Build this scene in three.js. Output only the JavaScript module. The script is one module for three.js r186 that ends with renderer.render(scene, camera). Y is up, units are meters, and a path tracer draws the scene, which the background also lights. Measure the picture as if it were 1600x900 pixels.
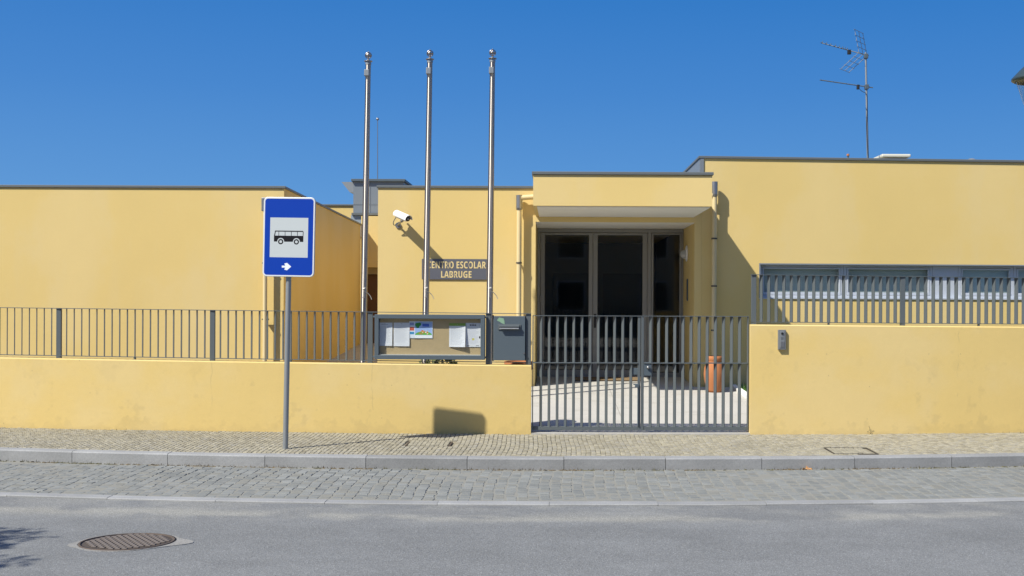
import * as THREE from 'three';
import { RoundedBoxGeometry } from 'three/addons/geometries/RoundedBoxGeometry.js';
import { mergeGeometries, toCreasedNormals } from 'three/addons/utils/BufferGeometryUtils.js';
import { FontLoader } from 'three/addons/loaders/FontLoader.js';

// ------------------------------------------------------------------ camera, sky, sun, exposure
const EYE = 1.72, ROLL = 0.0044;
const scene = new THREE.Scene();
const camera = new THREE.PerspectiveCamera(28.07, 16 / 9, 0.1, 900);
camera.position.set(0, EYE, 0);
camera.rotation.set(0, 0, ROLL);
camera.setViewOffset(1600, 900, -70, -15, 1600, 900);      // lens axis square to the facades, a little right of and below centre
scene.add(camera);
const renderer = new THREE.WebGLRenderer({ antialias: true });
renderer.setSize(1024, 576);
renderer.toneMapping = THREE.LinearToneMapping;
renderer.toneMappingExposure = 1.3;
renderer.shadowMap.enabled = true;
renderer.shadowMap.type = THREE.PCFSoftShadowMap;

{ // clear blue sky, paler towards the horizon
  const W = 256, H = 512, data = new Float32Array(W * H * 4);
  const stops = [[-90, .10, .13, .16], [-2, .14, .20, .27], [0, .118, .282, .545], [5, .078, .235, .512], [10, .042, .180, .470], [15, .018, .142, .428], [25, .017, .118, .37], [45, .020, .100, .33], [90, .016, .080, .28]], S = new THREE.Vector3(-1.25, 1.77, 1).normalize();
  for (let j = 0; j < H; j++) {
    const e = (j + .5) / H * 180 - 90;
    let k = 0; while (k < stops.length - 2 && e > stops[k + 1][0]) k++;
    const a = stops[k], b = stops[k + 1], t = Math.min(1, Math.max(0, (e - a[0]) / (b[0] - a[0])));
    for (let i = 0; i < W; i++) {                      // the haze round the sun adds a whitish aureole
      const o = (j * W + i) * 4, ph = ((i + .5) / W - .5) * 2 * Math.PI, ce = Math.cos(e * Math.PI / 180), g = Math.acos(Math.min(1, Math.cos(ph) * ce * S.x + Math.sin(e * Math.PI / 180) * S.y + Math.sin(ph) * ce * S.z)) * 180 / Math.PI;
      const mie = e > 0 ? 1.6 * Math.exp(-g / 9) + .16 * Math.exp(-g / 34) : 0;
      for (let c = 0; c < 3; c++) data[o + c] = a[c + 1] + (b[c + 1] - a[c + 1]) * t + mie * [1, .95, .85][c]; data[o + 3] = 1;
    }
  }
  const sky = new THREE.DataTexture(data, W, H, THREE.RGBAFormat, THREE.FloatType);
  sky.mapping = THREE.EquirectangularReflectionMapping; sky.magFilter = sky.minFilter = THREE.LinearFilter; sky.needsUpdate = true;
  scene.background = sky; scene.environment = sky;
}
const SUN = new THREE.Vector3(-1.25, 1.77, 1).normalize();
const sun = new THREE.DirectionalLight(new THREE.Color(1, .95, .83), 5);
sun.position.copy(SUN).multiplyScalar(60).add(new THREE.Vector3(0, 0, -15));
sun.target.position.set(0, 0, -15); scene.add(sun.target);
sun.castShadow = true; sun.shadow.mapSize.set(4096, 4096); sun.shadow.radius = 1.2;
Object.assign(sun.shadow.camera, { left: -22, right: 22, top: 18, bottom: -18, near: 1, far: 130 });
scene.add(sun);

// ------------------------------------------------------------------ helpers
let seed = 20240611;
const rnd = () => { seed = (seed + 0x6D2B79F5) | 0; let t = Math.imul(seed ^ (seed >>> 15), 1 | seed); t = (t + Math.imul(t ^ (t >>> 7), 61 | t)) ^ t; return ((t ^ (t >>> 14)) >>> 0) / 4294967296; };
const rr = (a, b) => a + (b - a) * rnd();
const lerp = (a, b, t) => a + (b - a) * t;
const clamp = (x, a = 0, b = 1) => Math.min(b, Math.max(a, x));
const sstep = (a, b, x) => { const t = clamp((x - a) / (b - a)); return t * t * (3 - 2 * t); };
// a point of the photograph (1600 x 900) at a distance d in front of the lens, in metres
const at = (px, py, d) => { const u = px - 870, v = py - 465; return new THREE.Vector3((u + ROLL * v) * d / 1800, EYE - (v - ROLL * u) * d / 1800, -d); };
const used = new Map();
const numbered = (n) => { const k = used.get(n) || 0; used.set(n, k + 1); return k ? n + '_' + String(k).padStart(3, '0') : n; };
const info = (o, label, category, group, kind) => { Object.assign(o.userData, { label, category }); if (group) o.userData.group = group; if (kind) o.userData.kind = kind; return o; };
function thing(name, label, category, p = [0, 0, 0], turn = 0, group, kind) {
  const o = new THREE.Group(); o.name = numbered(name); o.position.set(...(p.isVector3 ? p.toArray() : p)); o.rotation.y = turn;
  scene.add(o); return info(o, label, category, group, kind);
}
function part(name, geo, mat, parent, p, label) {
  const m = new THREE.Mesh(Array.isArray(geo) ? mergeGeometries(geo.map(clean)) : geo, mat); m.name = name; m.castShadow = m.receiveShadow = true;
  if (p) m.position.set(...(p.isVector3 ? p.toArray() : p));
  if (label) m.userData.label = label;
  (parent || scene).add(m); return m;
}
const clean = (g) => { g = g.index ? g.toNonIndexed() : g; for (const k of Object.keys(g.attributes)) if (!['position', 'normal', 'uv'].includes(k)) g.deleteAttribute(k); return g; };
function boxUV(g) {                                   // uv in metres by the main direction of each face
  g = g.index ? g.toNonIndexed() : g; const p = g.attributes.position, n = g.attributes.normal, uv = new Float32Array(p.count * 2);
  for (let i = 0; i < p.count; i += 3) {
    let nx = 0, ny = 0, nz = 0; for (let k = 0; k < 3; k++) { nx += Math.abs(n.getX(i + k)); ny += Math.abs(n.getY(i + k)); nz += Math.abs(n.getZ(i + k)); }
    for (let k = i; k < i + 3; k++) {
      const a = ny >= nx && ny >= nz ? [p.getX(k), p.getZ(k)] : nx > nz ? [p.getZ(k), p.getY(k)] : [p.getX(k), p.getY(k)];
      uv[2 * k] = a[0]; uv[2 * k + 1] = a[1];
    }
  }
  g.setAttribute('uv', new THREE.BufferAttribute(uv, 2)); return g;
}
const box = (w, h, d, x = 0, y = 0, z = 0) => boxUV(new THREE.BoxGeometry(w, h, d).translate(x, y, z));
const rbox = (w, h, d, r, x = 0, y = 0, z = 0) => boxUV(new RoundedBoxGeometry(w, h, d, 2, r).translate(x, y, z));
const span = (x0, x1, y0, y1, z0, z1) => box(x1 - x0, y1 - y0, z1 - z0, (x0 + x1) / 2, (y0 + y1) / 2, (z0 + z1) / 2);
const rspan = (x0, x1, y0, y1, z0, z1, r = .01) => rbox(x1 - x0, y1 - y0, z1 - z0, r, (x0 + x1) / 2, (y0 + y1) / 2, (z0 + z1) / 2);
function prism(poly, y0, y1, bevel = 0) {             // plan polygon in (x, distance), raised from y0 to y1
  const s = new THREE.Shape(poly.map((q) => new THREE.Vector2(...q)));
  const g = new THREE.ExtrudeGeometry(s, { depth: y1 - y0 - 2 * bevel, bevelEnabled: bevel > 0, bevelSize: bevel, bevelThickness: bevel, bevelOffset: -bevel, bevelSegments: 1, steps: 1 });
  g.rotateX(-Math.PI / 2).translate(0, y0 + bevel, 0); return boxUV(g);
}
const tri3 = (arr) => { const g = new THREE.BufferGeometry(); g.setAttribute('position', new THREE.Float32BufferAttribute(arr, 3)); return g; };
function outward(g) {                                 // make the faces of a closed shape look outwards
  const p = g.attributes.position; let v = 0; const a = new THREE.Vector3(), b = new THREE.Vector3(), c = new THREE.Vector3(), o = new THREE.Vector3().fromBufferAttribute(p, 0);
  for (let i = 0; i < p.count; i += 3) { a.fromBufferAttribute(p, i).sub(o); b.fromBufferAttribute(p, i + 1).sub(o); c.fromBufferAttribute(p, i + 2).sub(o); v += a.dot(b.cross(c)); }
  if (v < 0) for (let i = 0; i < p.count; i += 3) { b.fromBufferAttribute(p, i + 1); c.fromBufferAttribute(p, i + 2); p.setXYZ(i + 1, c.x, c.y, c.z); p.setXYZ(i + 2, b.x, b.y, b.z); }
  return g;
}
// a profile [[offset away from the road, height] ...] carried along the gently curving street
function sweep(profile, x0, x1, dist, yf = () => 0, step = .4) {
  const n = Math.max(1, Math.ceil((x1 - x0) / step)), rings = [], out = [];
  for (let i = 0; i <= n; i++) { const X = lerp(x0, x1, i / n), d = dist(X), y = yf(X); rings.push(profile.map(([o, h]) => [X, y + h, -(d + o)])); }
  const m = profile.length;
  for (let i = 0; i < n; i++) for (let k = 0; k < m; k++) { const a = rings[i][k], b = rings[i][(k + 1) % m], c = rings[i + 1][(k + 1) % m], d = rings[i + 1][k]; out.push(...a, ...b, ...c, ...a, ...c, ...d); }
  const capT = THREE.ShapeUtils.triangulateShape(profile.map((q) => new THREE.Vector2(...q)), []);
  const flip = THREE.ShapeUtils.area(profile.map((q) => new THREE.Vector2(...q))) > 0;
  for (const [a, b, c] of capT) { const s = rings[0], e = rings[n]; if (flip) { out.push(...s[a], ...s[c], ...s[b], ...e[a], ...e[b], ...e[c]); } else { out.push(...s[a], ...s[b], ...s[c], ...e[a], ...e[c], ...e[b]); } }
  let g = outward(tri3(out)); g.computeVertexNormals(); g = toCreasedNormals(g, .35); return boxUV(g);
}
const chamfered = (o0, o1, y0, y1, c) => [[o0, y0], [o0, y1 - c], [o0 + c, y1], [o1 - c, y1], [o1, y1 - c], [o1, y0]];
const rect = (o0, o1, y0, y1) => [[o0, y0], [o0, y1], [o1, y1], [o1, y0]];
function rod(a, b, r, r2 = r, seg = 10) {             // a round bar between two points
  a = a.isVector3 ? a : new THREE.Vector3(...a); b = b.isVector3 ? b : new THREE.Vector3(...b); const d = b.clone().sub(a);
  const g = new THREE.CylinderGeometry(r2, r, d.length(), seg); g.applyQuaternion(new THREE.Quaternion().setFromUnitVectors(new THREE.Vector3(0, 1, 0), d.normalize())); return g.translate(...a.clone().add(b).multiplyScalar(.5).toArray());
}
const tube = (pts, r, n = 24, seg = 6) => new THREE.TubeGeometry(new THREE.CatmullRomCurve3(pts.map((q) => q.isVector3 ? q : new THREE.Vector3(...q))), n, r, seg);
const lathe = (pts, seg = 28) => new THREE.LatheGeometry(pts.map((q) => new THREE.Vector2(...q)), seg);

// --- noise and textures
const hash = (x, y, s) => { let h = Math.imul(x, 374761393) ^ Math.imul(y, 668265263) ^ Math.imul(s, 1442695041); h = Math.imul(h ^ (h >>> 13), 1274126177); return ((h ^ (h >>> 16)) >>> 0) / 4294967296; };
function vn(x, y, px, py, s) {
  const xi = Math.floor(x), yi = Math.floor(y), fx = x - xi, fy = y - yi, u = fx * fx * (3 - 2 * fx), v = fy * fy * (3 - 2 * fy), m = (a, p) => ((a % p) + p) % p;
  const x0 = m(xi, px), x1 = m(xi + 1, px), y0 = m(yi, py), y1 = m(yi + 1, py);
  return lerp(lerp(hash(x0, y0, s), hash(x1, y0, s), u), lerp(hash(x0, y1, s), hash(x1, y1, s), u), v);
}
function fbm(u, v, fx, fy, oct, s) { let a = 0, w = .5, t = 0; for (let o = 0; o < oct; o++) { a += w * vn(u * fx, v * fy, fx, fy, s + o); t += w; w *= .55; fx *= 2; fy *= 2; } return a / t; }
const toS = (l) => l <= .0031308 ? l * 12.92 : 1.055 * Math.pow(l, 1 / 2.4) - .055;
function tex(w, h, fn, srgb, rx, ry) {                // fn(u, v, x, y) gives linear rgb (colour) or one value
  const d = new Uint8Array(w * h * 4);
  for (let y = 0; y < h; y++) for (let x = 0; x < w; x++) {
    const c = fn(x / w, y / h, x, y), o = (y * w + x) * 4;
    for (let k = 0; k < 3; k++) d[o + k] = 255 * clamp(srgb ? toS(Math.max(0, c[k])) : (c.length ? c[k] : c));
    d[o + 3] = 255;
  }
  const t = new THREE.DataTexture(d, w, h); t.wrapS = t.wrapT = THREE.RepeatWrapping; t.magFilter = THREE.LinearFilter; t.minFilter = THREE.LinearMipmapLinearFilter; t.generateMipmaps = true; t.anisotropy = 8;
  if (srgb) t.colorSpace = THREE.SRGBColorSpace; t.repeat.set(rx, ry); t.needsUpdate = true; return t;
}
const YEL = [.725, .542, .208];                        // the ochre-yellow wall paint
const plasterBump = tex(512, 512, (u, v) => .6 * fbm(u, v, 32, 32, 4, 3) + .4 * fbm(u, v, 6, 6, 3, 9), false, 1 / 1.3, 1 / 1.3);
const facadeMap = tex(1024, 1024, (u, v, x, y) => {
  const a = fbm(u, v, 5, 4, 6, 21), b = fbm(u, v, 14, 3, 5, 51), f = hash(x, y, 5), fade = sstep(.42, .7, a) * .55 + sstep(.5, .72, b) * .25;
  const k = .93 + .10 * a + .03 * (f - .5);
  return [YEL[0] * k * (1 - .03 * fade), YEL[1] * k * (1 + .01 * fade), YEL[2] * k * (1 + .22 * fade)];
}, true, 1 / 5.3, 1 / 5.3);
const wallStains = (s, cracks) => tex(2048, 256, (u, v, x, y) => {   // 12 m by 1.5 m of painted boundary wall: sun-bleached patches, splash dirt, pores, runs below the posts
  const a = fbm(u, v, 14, 2, 6, s), b = fbm(u, v, 40, 2, 4, s + 7), f = hash(x, y, s), g = fbm(u, v, 160, 20, 3, s + 11);
  let fade = sstep(.40, .68, a) * .7, k = .94 + .09 * a + .035 * (f - .5) + .03 * (g - .5);
  const Y = v * 1.5, dirt = sstep(.58, .72, g * .55 + b * .45 + .42 * Math.exp(-Math.max(0, Y - .02) * 9) - .08) * .09;
  const top = sstep(.60, .70, b * .6 + g * .4 + .12 * Math.exp(-Math.abs(Y - .9) * 7)) * .06;
  let pore = 0; { const cx = Math.floor(u * 90), cy = Math.floor(v * 11); if (hash(cx, cy, s + 31) > .972) { const dx = u * 90 - cx - .5 + .3 * (hash(cx, cy, s + 3) - .5), dy = v * 11 - cy - .5; pore = 1 - sstep(.02, .06, Math.hypot(dx, dy)); } }
  for (const cx of cracks) { const w = (fbm(.5, v, 3, 9, 4, s + cx * 10 | 0) - .5) * .06, dx = Math.abs(u * 12 - cx - w); if (Y > .3 && dx < .006) pore = Math.max(pore, .3 * sstep(.35, .6, fbm(u, v, 90, 12, 2, s + 77))); }
  const D = clamp(dirt + top + .6 * pore);
  return [lerp(YEL[0] * k * (1 - .03 * fade), .22, D), lerp(YEL[1] * k * (1 + .01 * fade), .18, D), lerp(YEL[2] * k * (1 + .22 * fade), .11, D)];
}, true, 1 / 12, 1 / 1.5);
const speckle = (s, lo, hi, tint, tile) => tex(512, 512, (u, v, x, y) => {
  const f = hash(x, y, s), g = fbm(u, v, 90, 90, 2, s + 2), a = fbm(u, v, 4, 4, 5, s + 5), q = lerp(lo, hi, clamp(.30 * f + .35 * g + .45 * a - .05));
  return [q * tint[0], q * tint[1], q * tint[2]];
}, true, 1 / tile, 1 / tile);
const asphaltMap = tex(1024, 1024, (u, v, x, y) => {
  const f = hash(x >> 1, y >> 1, 71), f2 = hash(x, y, 72), g = fbm(u, v, 200, 200, 2, 73), a = fbm(u, v, 4, 4, 6, 75);
  let q = .182 + .09 * (g - .5) + .04 * (a - .5) + .05 * (f2 - .5); if (f > .97) q += .20; if (f < .07) q *= .5;
  return [q * .965, q * 1.0, q * 1.02];
}, true, 1 / 2.2, 1 / 2.2);
const asphaltBump = tex(512, 512, (u, v, x, y) => .5 * fbm(u, v, 128, 128, 2, 77) + .5 * hash(x, y, 78), false, 1 / 1.1, 1 / 1.1);
const granite = speckle(101, .17, .36, [1, 1.02, 1.04], .8), graniteFine = speckle(131, .5, 1.15, [1, 1, 1], .6);
const concreteMap = tex(1024, 1024, (u, v, x, y) => {
  const a = fbm(u, v, 5, 5, 6, 201), b = fbm(u, v, 12, 12, 4, 221), f = hash(x, y, 203); const D = sstep(.56, .74, b) * .08, k = .455 + .06 * (a - .5) + .03 * (f - .5);
  return [k * (1 - D), k * (1 - 1.05 * D) * .97, k * (1 - 1.2 * D) * .90];
}, true, 1 / 3.5, 1 / 3.5);

const std = (o) => new THREE.MeshStandardMaterial(o), phys = (o) => new THREE.MeshPhysicalMaterial(o);
const rgb = (r, g, b) => new THREE.Color().setRGB(r, g, b);
const M = {
  facade: std({ map: facadeMap, bumpMap: plasterBump, bumpScale: .0014, roughness: .92 }),
  yardL: std({ color: rgb(.9, .9, .9), map: wallStains(301, [3.2, 7.65, 9.7]), bumpMap: plasterBump, bumpScale: .0016, roughness: .93 }),
  yardR: std({ map: wallStains(341, [5.1]), bumpMap: plasterBump, bumpScale: .0016, roughness: .93 }),
  white: std({ color: rgb(.78, .78, .76), bumpMap: plasterBump, bumpScale: .001, roughness: .85 }),
  coping: std({ color: rgb(.13, .145, .15), roughness: .5, metalness: .1 }),
  clad: std({ color: rgb(.20, .23, .26), roughness: .5, metalness: .2 }),
  rail: std({ color: rgb(.10, .118, .128), roughness: .5, metalness: .1 }),
  railDark: std({ color: rgb(.085, .112, .135), roughness: .5, metalness: .1 }),
  steel: phys({ color: rgb(.47, .435, .405), roughness: .5, metalness: 1, anisotropy: .95, anisotropyRotation: Math.PI / 2 }),
  steelDull: std({ color: rgb(.36, .36, .36), roughness: .4, metalness: .9 }),
  galv: std({ color: rgb(.30, .32, .33), roughness: .5, metalness: .55 }),
  pipe: std({ color: rgb(.66, .54, .30), roughness: .5 }),
  pipeDark: std({ color: rgb(.06, .055, .05), roughness: .6 }),
  door: std({ color: rgb(.27, .268, .252), roughness: .5, metalness: .2 }),
  glass: phys({ color: rgb(.96, .975, .97), roughness: .02, transmission: 1, thickness: 0, ior: 1.38 }),
  black: std({ color: rgb(.015, .015, .016), roughness: .5 }),
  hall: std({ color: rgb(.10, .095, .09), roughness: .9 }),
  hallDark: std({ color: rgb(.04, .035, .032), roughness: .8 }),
  kerb: std({ map: granite, bumpMap: plasterBump, bumpScale: .003, roughness: .85 }),
  concrete: std({ map: concreteMap, bumpMap: plasterBump, bumpScale: .002, roughness: .9 }),
  asphalt: std({ map: asphaltMap, bumpMap: asphaltBump, bumpScale: .006, roughness: .93, vertexColors: true }),
  joint: std({ color: rgb(.115, .10, .078), roughness: 1 }),
  jointGrey: std({ color: rgb(.215, .212, .19), roughness: 1 }),
  jointPale: std({ color: rgb(.24, .215, .155), roughness: 1 }),
  terracotta: std({ color: rgb(.40, .15, .055), bumpMap: plasterBump, bumpScale: .003, roughness: .85 }),
  paper: std({ color: rgb(.8, .8, .82), roughness: .8, side: THREE.DoubleSide }),
  plastic: std({ color: rgb(.78, .79, .8), roughness: .4 }),
  rust: std({ color: rgb(.11, .085, .07), roughness: .7, metalness: .4 }),
  soil: std({ color: rgb(.10, .075, .05), roughness: 1 }),
  leaf: std({ color: rgb(.05, .11, .03), roughness: .7, side: THREE.DoubleSide }),
  bark: std({ color: rgb(.13, .10, .075), roughness: .95, bumpMap: plasterBump, bumpScale: .02 }),
};

// ------------------------------------------------------------------ the street: distances and heights
const arc = (k) => (X) => { const q = X + .3, a = Math.abs(q); return a < 9 ? k * q * q : k * (81 + 18 * (a - 9)); };
const A1 = arc(.0155), A2 = arc(.0145), A3 = arc(.0105);
const dEdge = (X) => 10.27 + A1(X), dKerb = (X) => 12.34 + A2(X), dWall = (X) => 14.34 + A3(X);
const yRoad = (d, X) => { const t = dEdge(X) - d; return -.14 + .025 * (t < 3.6 ? t : 7.2 - t); };
const yWalk = (X, d) => { const t = clamp((d - dKerb(X)) / (dWall(X) - dKerb(X))); return .02 * t; };
const yYard = (d) => .03 + .028 * (d - 14.4);

part('ground', (() => { const g = new THREE.PlaneGeometry(800, 800).rotateX(-Math.PI / 2); return g.translate(0, -.35, -20); })(), std({ color: rgb(.14, .12, .08), roughness: 1 }));
info(scene.children.at(-1), 'bare earth under and around the school street', 'ground', null, 'structure');
{ // asphalt carriageway with pale blown dust along its edge
  const xs = [], ts = []; for (let x = -40; x < -6.6; x += 1.5) xs.push(x); for (let x = -6.6; x <= 6.6; x += .07) xs.push(x); for (let x = 7.2; x < 40; x += 1.5) xs.push(x);
  for (let t = 0; t < .5; t += .1) ts.push(t); for (let t = .5; t < 1; t += .0085) ts.push(t); ts.push(1);
  const pos = [], col = [], idx = [], uv = [];
  for (const t of ts) for (const X of xs) {
    const d = lerp(3.1, dEdge(X), t), e = dEdge(X) - d; pos.push(X, yRoad(d, X), -d); uv.push(X, d);
    const n1 = fbm(X / 40 + .5, d / 40, 46, 90, 4, 401), n2 = fbm(X / 40 + .5, d / 40, 160, 160, 4, 431), n3 = fbm(X / 40 + .5, d / 40, 12, 60, 4, 461);
    const band = Math.exp(-Math.pow((e - .62 - .5 * (n3 - .5)) / .20, 2)) * sstep(.40, .58, n1 * .6 + n2 * .4) + .5 * Math.exp(-Math.pow(e / .3, 2)) * sstep(.42, .6, n2);
    const D = clamp(band), w = .93 + .14 * n1 + .16 * (n2 - .5) - .05 * sstep(.55, .62, n3);
    col.push(w * (1 + .44 * D), w * (1 + .38 * D), w * (1 + .25 * D));
  }
  const nx = xs.length; for (let j = 0; j < ts.length - 1; j++) for (let i = 0; i < nx - 1; i++) { const a = j * nx + i; idx.push(a, a + 1, a + nx, a + 1, a + nx + 1, a + nx); }
  const g = new THREE.BufferGeometry(); g.setAttribute('position', new THREE.Float32BufferAttribute(pos, 3)); g.setAttribute('color', new THREE.Float32BufferAttribute(col, 3)); g.setAttribute('uv', new THREE.Float32BufferAttribute(uv, 2)); g.setIndex(idx); g.computeVertexNormals();
  info(part('road', g, M.asphalt), 'grey worn asphalt road in front of the cobbled strip', 'road', null, 'structure');
}
{ // far side pavement on which the photographer stands, behind the lens
  const g = thing('opposite_pavement', 'plain concrete pavement on the near side of the road', 'pavement', [0, 0, 0], 0, null, 'structure');
  part('slab', span(-40, 40, -.34, 0, -3.1, 6), M.concrete, g);
}
// --- setts: a stone with a slightly uneven bevelled top
function sett(w, l, h, bev, jit) {
  const j = () => rr(-jit, jit), hw = w / 2, hl = l / 2;
  const b = [[-hw + j(), -hl + j()], [hw + j(), -hl + j()], [hw + j(), hl + j()], [-hw + j(), hl + j()]], dy = [j(), j(), j(), j()].map((q) => q * .5), mid = rr(.0, .25) * bev;
  const lo = b.map(([x, z]) => [x, -h, z]), sh = b.map(([x, z], i) => [x, -bev + dy[i], z]), tp = b.map(([x, z], i) => [x * (1 - bev * 2 / w), dy[i], z * (1 - bev * 2 / l)]), c = [0, mid, 0], out = [];
  for (let i = 0; i < 4; i++) { const k = (i + 1) % 4; out.push(...lo[i], ...sh[i], ...sh[k], ...lo[i], ...sh[k], ...lo[k], ...sh[i], ...tp[i], ...tp[k], ...sh[i], ...tp[k], ...sh[k], ...tp[i], ...c, ...tp[k]); }
  let g = outward(tri3(out)); g.computeVertexNormals(); return boxUV(g);
}
function stuffMesh(items, mat, parent, name) {        // many small stones joined, each with its own tone
  let n = 0; for (const it of items) n += it.g.attributes.position.count;
  const P = new Float32Array(n * 3), N = new Float32Array(n * 3), C = new Float32Array(n * 3), U = new Float32Array(n * 2); let o = 0; const v = new THREE.Vector3(), nm = new THREE.Matrix3();
  for (const it of items) { nm.getNormalMatrix(it.m); const p = it.g.attributes.position, q = it.g.attributes.normal, u = it.g.attributes.uv, du = hash(o, 1, 9) * 7, dv = hash(o, 2, 9) * 7;
    for (let i = 0; i < p.count; i++, o++) { v.fromBufferAttribute(p, i).applyMatrix4(it.m).toArray(P, o * 3); v.fromBufferAttribute(q, i).applyMatrix3(nm).normalize().toArray(N, o * 3); C.set(it.c, o * 3); U[2 * o] = u.getX(i) + du; U[2 * o + 1] = u.getY(i) + dv; } }
  const g = new THREE.BufferGeometry(); g.setAttribute('position', new THREE.BufferAttribute(P, 3)); g.setAttribute('normal', new THREE.BufferAttribute(N, 3)); g.setAttribute('color', new THREE.BufferAttribute(C, 3)); g.setAttribute('uv', new THREE.BufferAttribute(U, 2));
  const m = part(name, g, mat, parent); m.userData.kind = 'stuff'; return m;
}
const COVERS = [[3.33, 13.02, .49, .50], [-1.48, 13.5, .52, .48]];   // inlaid pavement covers: x, distance, width, depth
{ // granite sett strip between the carriageway edging and the kerb
  const strip = thing('cobbled_strip', 'grey granite sett parking strip between road and kerb', 'cobbles', [0, 0, 0], 0, null, 'structure');
  part('bedding', sweep(rect(.1, 2.2, -.3, -.1285), -15, 14, dEdge), M.jointGrey, strip);
  const tones = [[.19, .193, .19], [.205, .208, .205], [.222, .225, .222], [.205, .20, .185], [.18, .184, .182]], mats = tones.map((t) => std({ color: rgb(...t.map((q, i) => q * [1.13, 1.16, 1.14][i])), map: graniteFine, roughness: .88 }));
  const vmat = std({ color: rgb(1.13, 1.16, 1.14), map: graniteFine, vertexColors: true, roughness: .88 });
  const shapes = [...Array(14)].map(() => sett(.101, .1, .06, .007, .006)), list = [];
  for (let X = -9.4; X < 8.4; X += .107) {
    let d = dEdge(X) + .165 + rr(.0, .06) + .05; const end = dKerb(X) - .055;
    while (d < end) { const x = X + rr(-.006, .006) + .02 * Math.sin(d * 2.1 + X * .3), l = rr(.9, 1.12), y = -.125 + .012 * (fbm(x / 30 + .5, d / 30, 30, 30, 3, 88) - .5) + rr(-.0025, .0025);
      list.push({ x, d, m: new THREE.Matrix4().compose(new THREE.Vector3(x, y, -d), new THREE.Quaternion().setFromEuler(new THREE.Euler(rr(-.028, .028), rr(-.06, .06) + (rnd() < .5 ? Math.PI : 0), rr(-.028, .028))), new THREE.Vector3(rr(.94, 1.04), 1, l)), g: shapes[rnd() * shapes.length | 0], t: rnd() * 5 | 0 });
      d += .104 * l + .004; }
  }
  const big = list.filter((s) => s.x > -5.1 && s.x < 4.4).sort((a, b) => a.d - b.d).slice(0, 298), set = new Set(big);
  big.forEach((s) => { const m = part('cobble', s.g, mats[s.t], strip); s.m.decompose(m.position, m.quaternion, m.scale); });
  stuffMesh(list.filter((s) => !set.has(s)).map((s) => { const k = rr(.92, 1.06); return { ...s, c: tones[s.t].map((q) => q * k) }; }), vmat, strip, 'cobble_field');
}
{ // pavement of small pale setts
  const walk = thing('sidewalk', 'pale beige small-sett pavement along the yellow boundary wall', 'pavement', [0, 0, 0], 0, null, 'structure');
  part('bedding', sweep(rect(.15, 2.3, -.3, -.0055), -15, 14, dKerb), M.jointPale, walk);
  const tones = [[.35, .32, .235], [.31, .285, .215], [.38, .35, .265], [.275, .25, .185], [.33, .31, .255]], shapes = [...Array(12)].map(() => sett(.051, .051, .035, .006, .003)), list = [];
  for (let X = -9.8; X < 8.6; X += .054) {
    let d = dKerb(X) + .185 + rr(.02, .045); const end = dWall(X) - .012;
    while (d < end) { const x = X + .012 * Math.sin(d * 3 + X), inCover = COVERS.some(([cx, cd, w, l]) => Math.abs(x - cx) < w / 2 + .02 && Math.abs(d - cd) < l / 2 + .02);
      if (!inCover) { const c = tones[rnd() * 5 | 0], k = rr(.9, 1.08) * (.9 + .2 * fbm(x / 30 + .5, d / 30, 40, 40, 4, 93));
        list.push({ m: new THREE.Matrix4().compose(new THREE.Vector3(x, yWalk(x, d) + rr(-.0012, .0012) + .008 * (fbm(x / 30 + .5, d / 30, 30, 30, 2, 98) - .5), -d), new THREE.Quaternion().setFromEuler(new THREE.Euler(rr(-.03, .03), rr(-.08, .08) + (rnd() < .5 ? Math.PI : 0), rr(-.03, .03))), new THREE.Vector3(rr(.92, 1.04), 1, rr(.92, 1.04))), g: shapes[rnd() * 12 | 0], c: c.map((q) => q * k) }); }
      d += .0535; }
  }
  stuffMesh(list, std({ map: graniteFine, vertexColors: true, roughness: .9 }), walk, 'sett_paving');
}
{ // kerb stones and flush edging stones
  const kerb = thing('kerb', 'grey granite kerb between the cobbles and the pavement', 'kerb', [0, 0, 0], 0, null, 'structure');
  const mats = [0.92, 1, 1.06, .82].map((k) => { const m = M.kerb.clone(); m.color.setScalar(k * 1.0); return m; });
  for (let x = -14.9, i = 0; x < 14; i++) { const l = 1.065 + rr(-.04, .04); const m = part('kerb_stone', sweep(chamfered(rr(-.004, .004), .18, -.3, rr(-.003, .003), .014), x + .003, x + l - .003, dKerb), i === 12 ? mats[3] : mats[rnd() * 3 | 0], kerb); x += l; }
  const edging = thing('road_edging', 'narrow flush granite edging between asphalt and cobbles', 'edging', [0, 0, 0], 0, null, 'structure');
  for (let x = -14.9; x < 14;) { const l = .99 + rr(-.03, .03); part('edging_stone', sweep(chamfered(0, .15, -.3, -.122 + rr(-.002, .002), .008), x + .002, x + l - .002, dEdge), mats[rnd() * 3 | 0], edging); x += l; }
}
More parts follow.
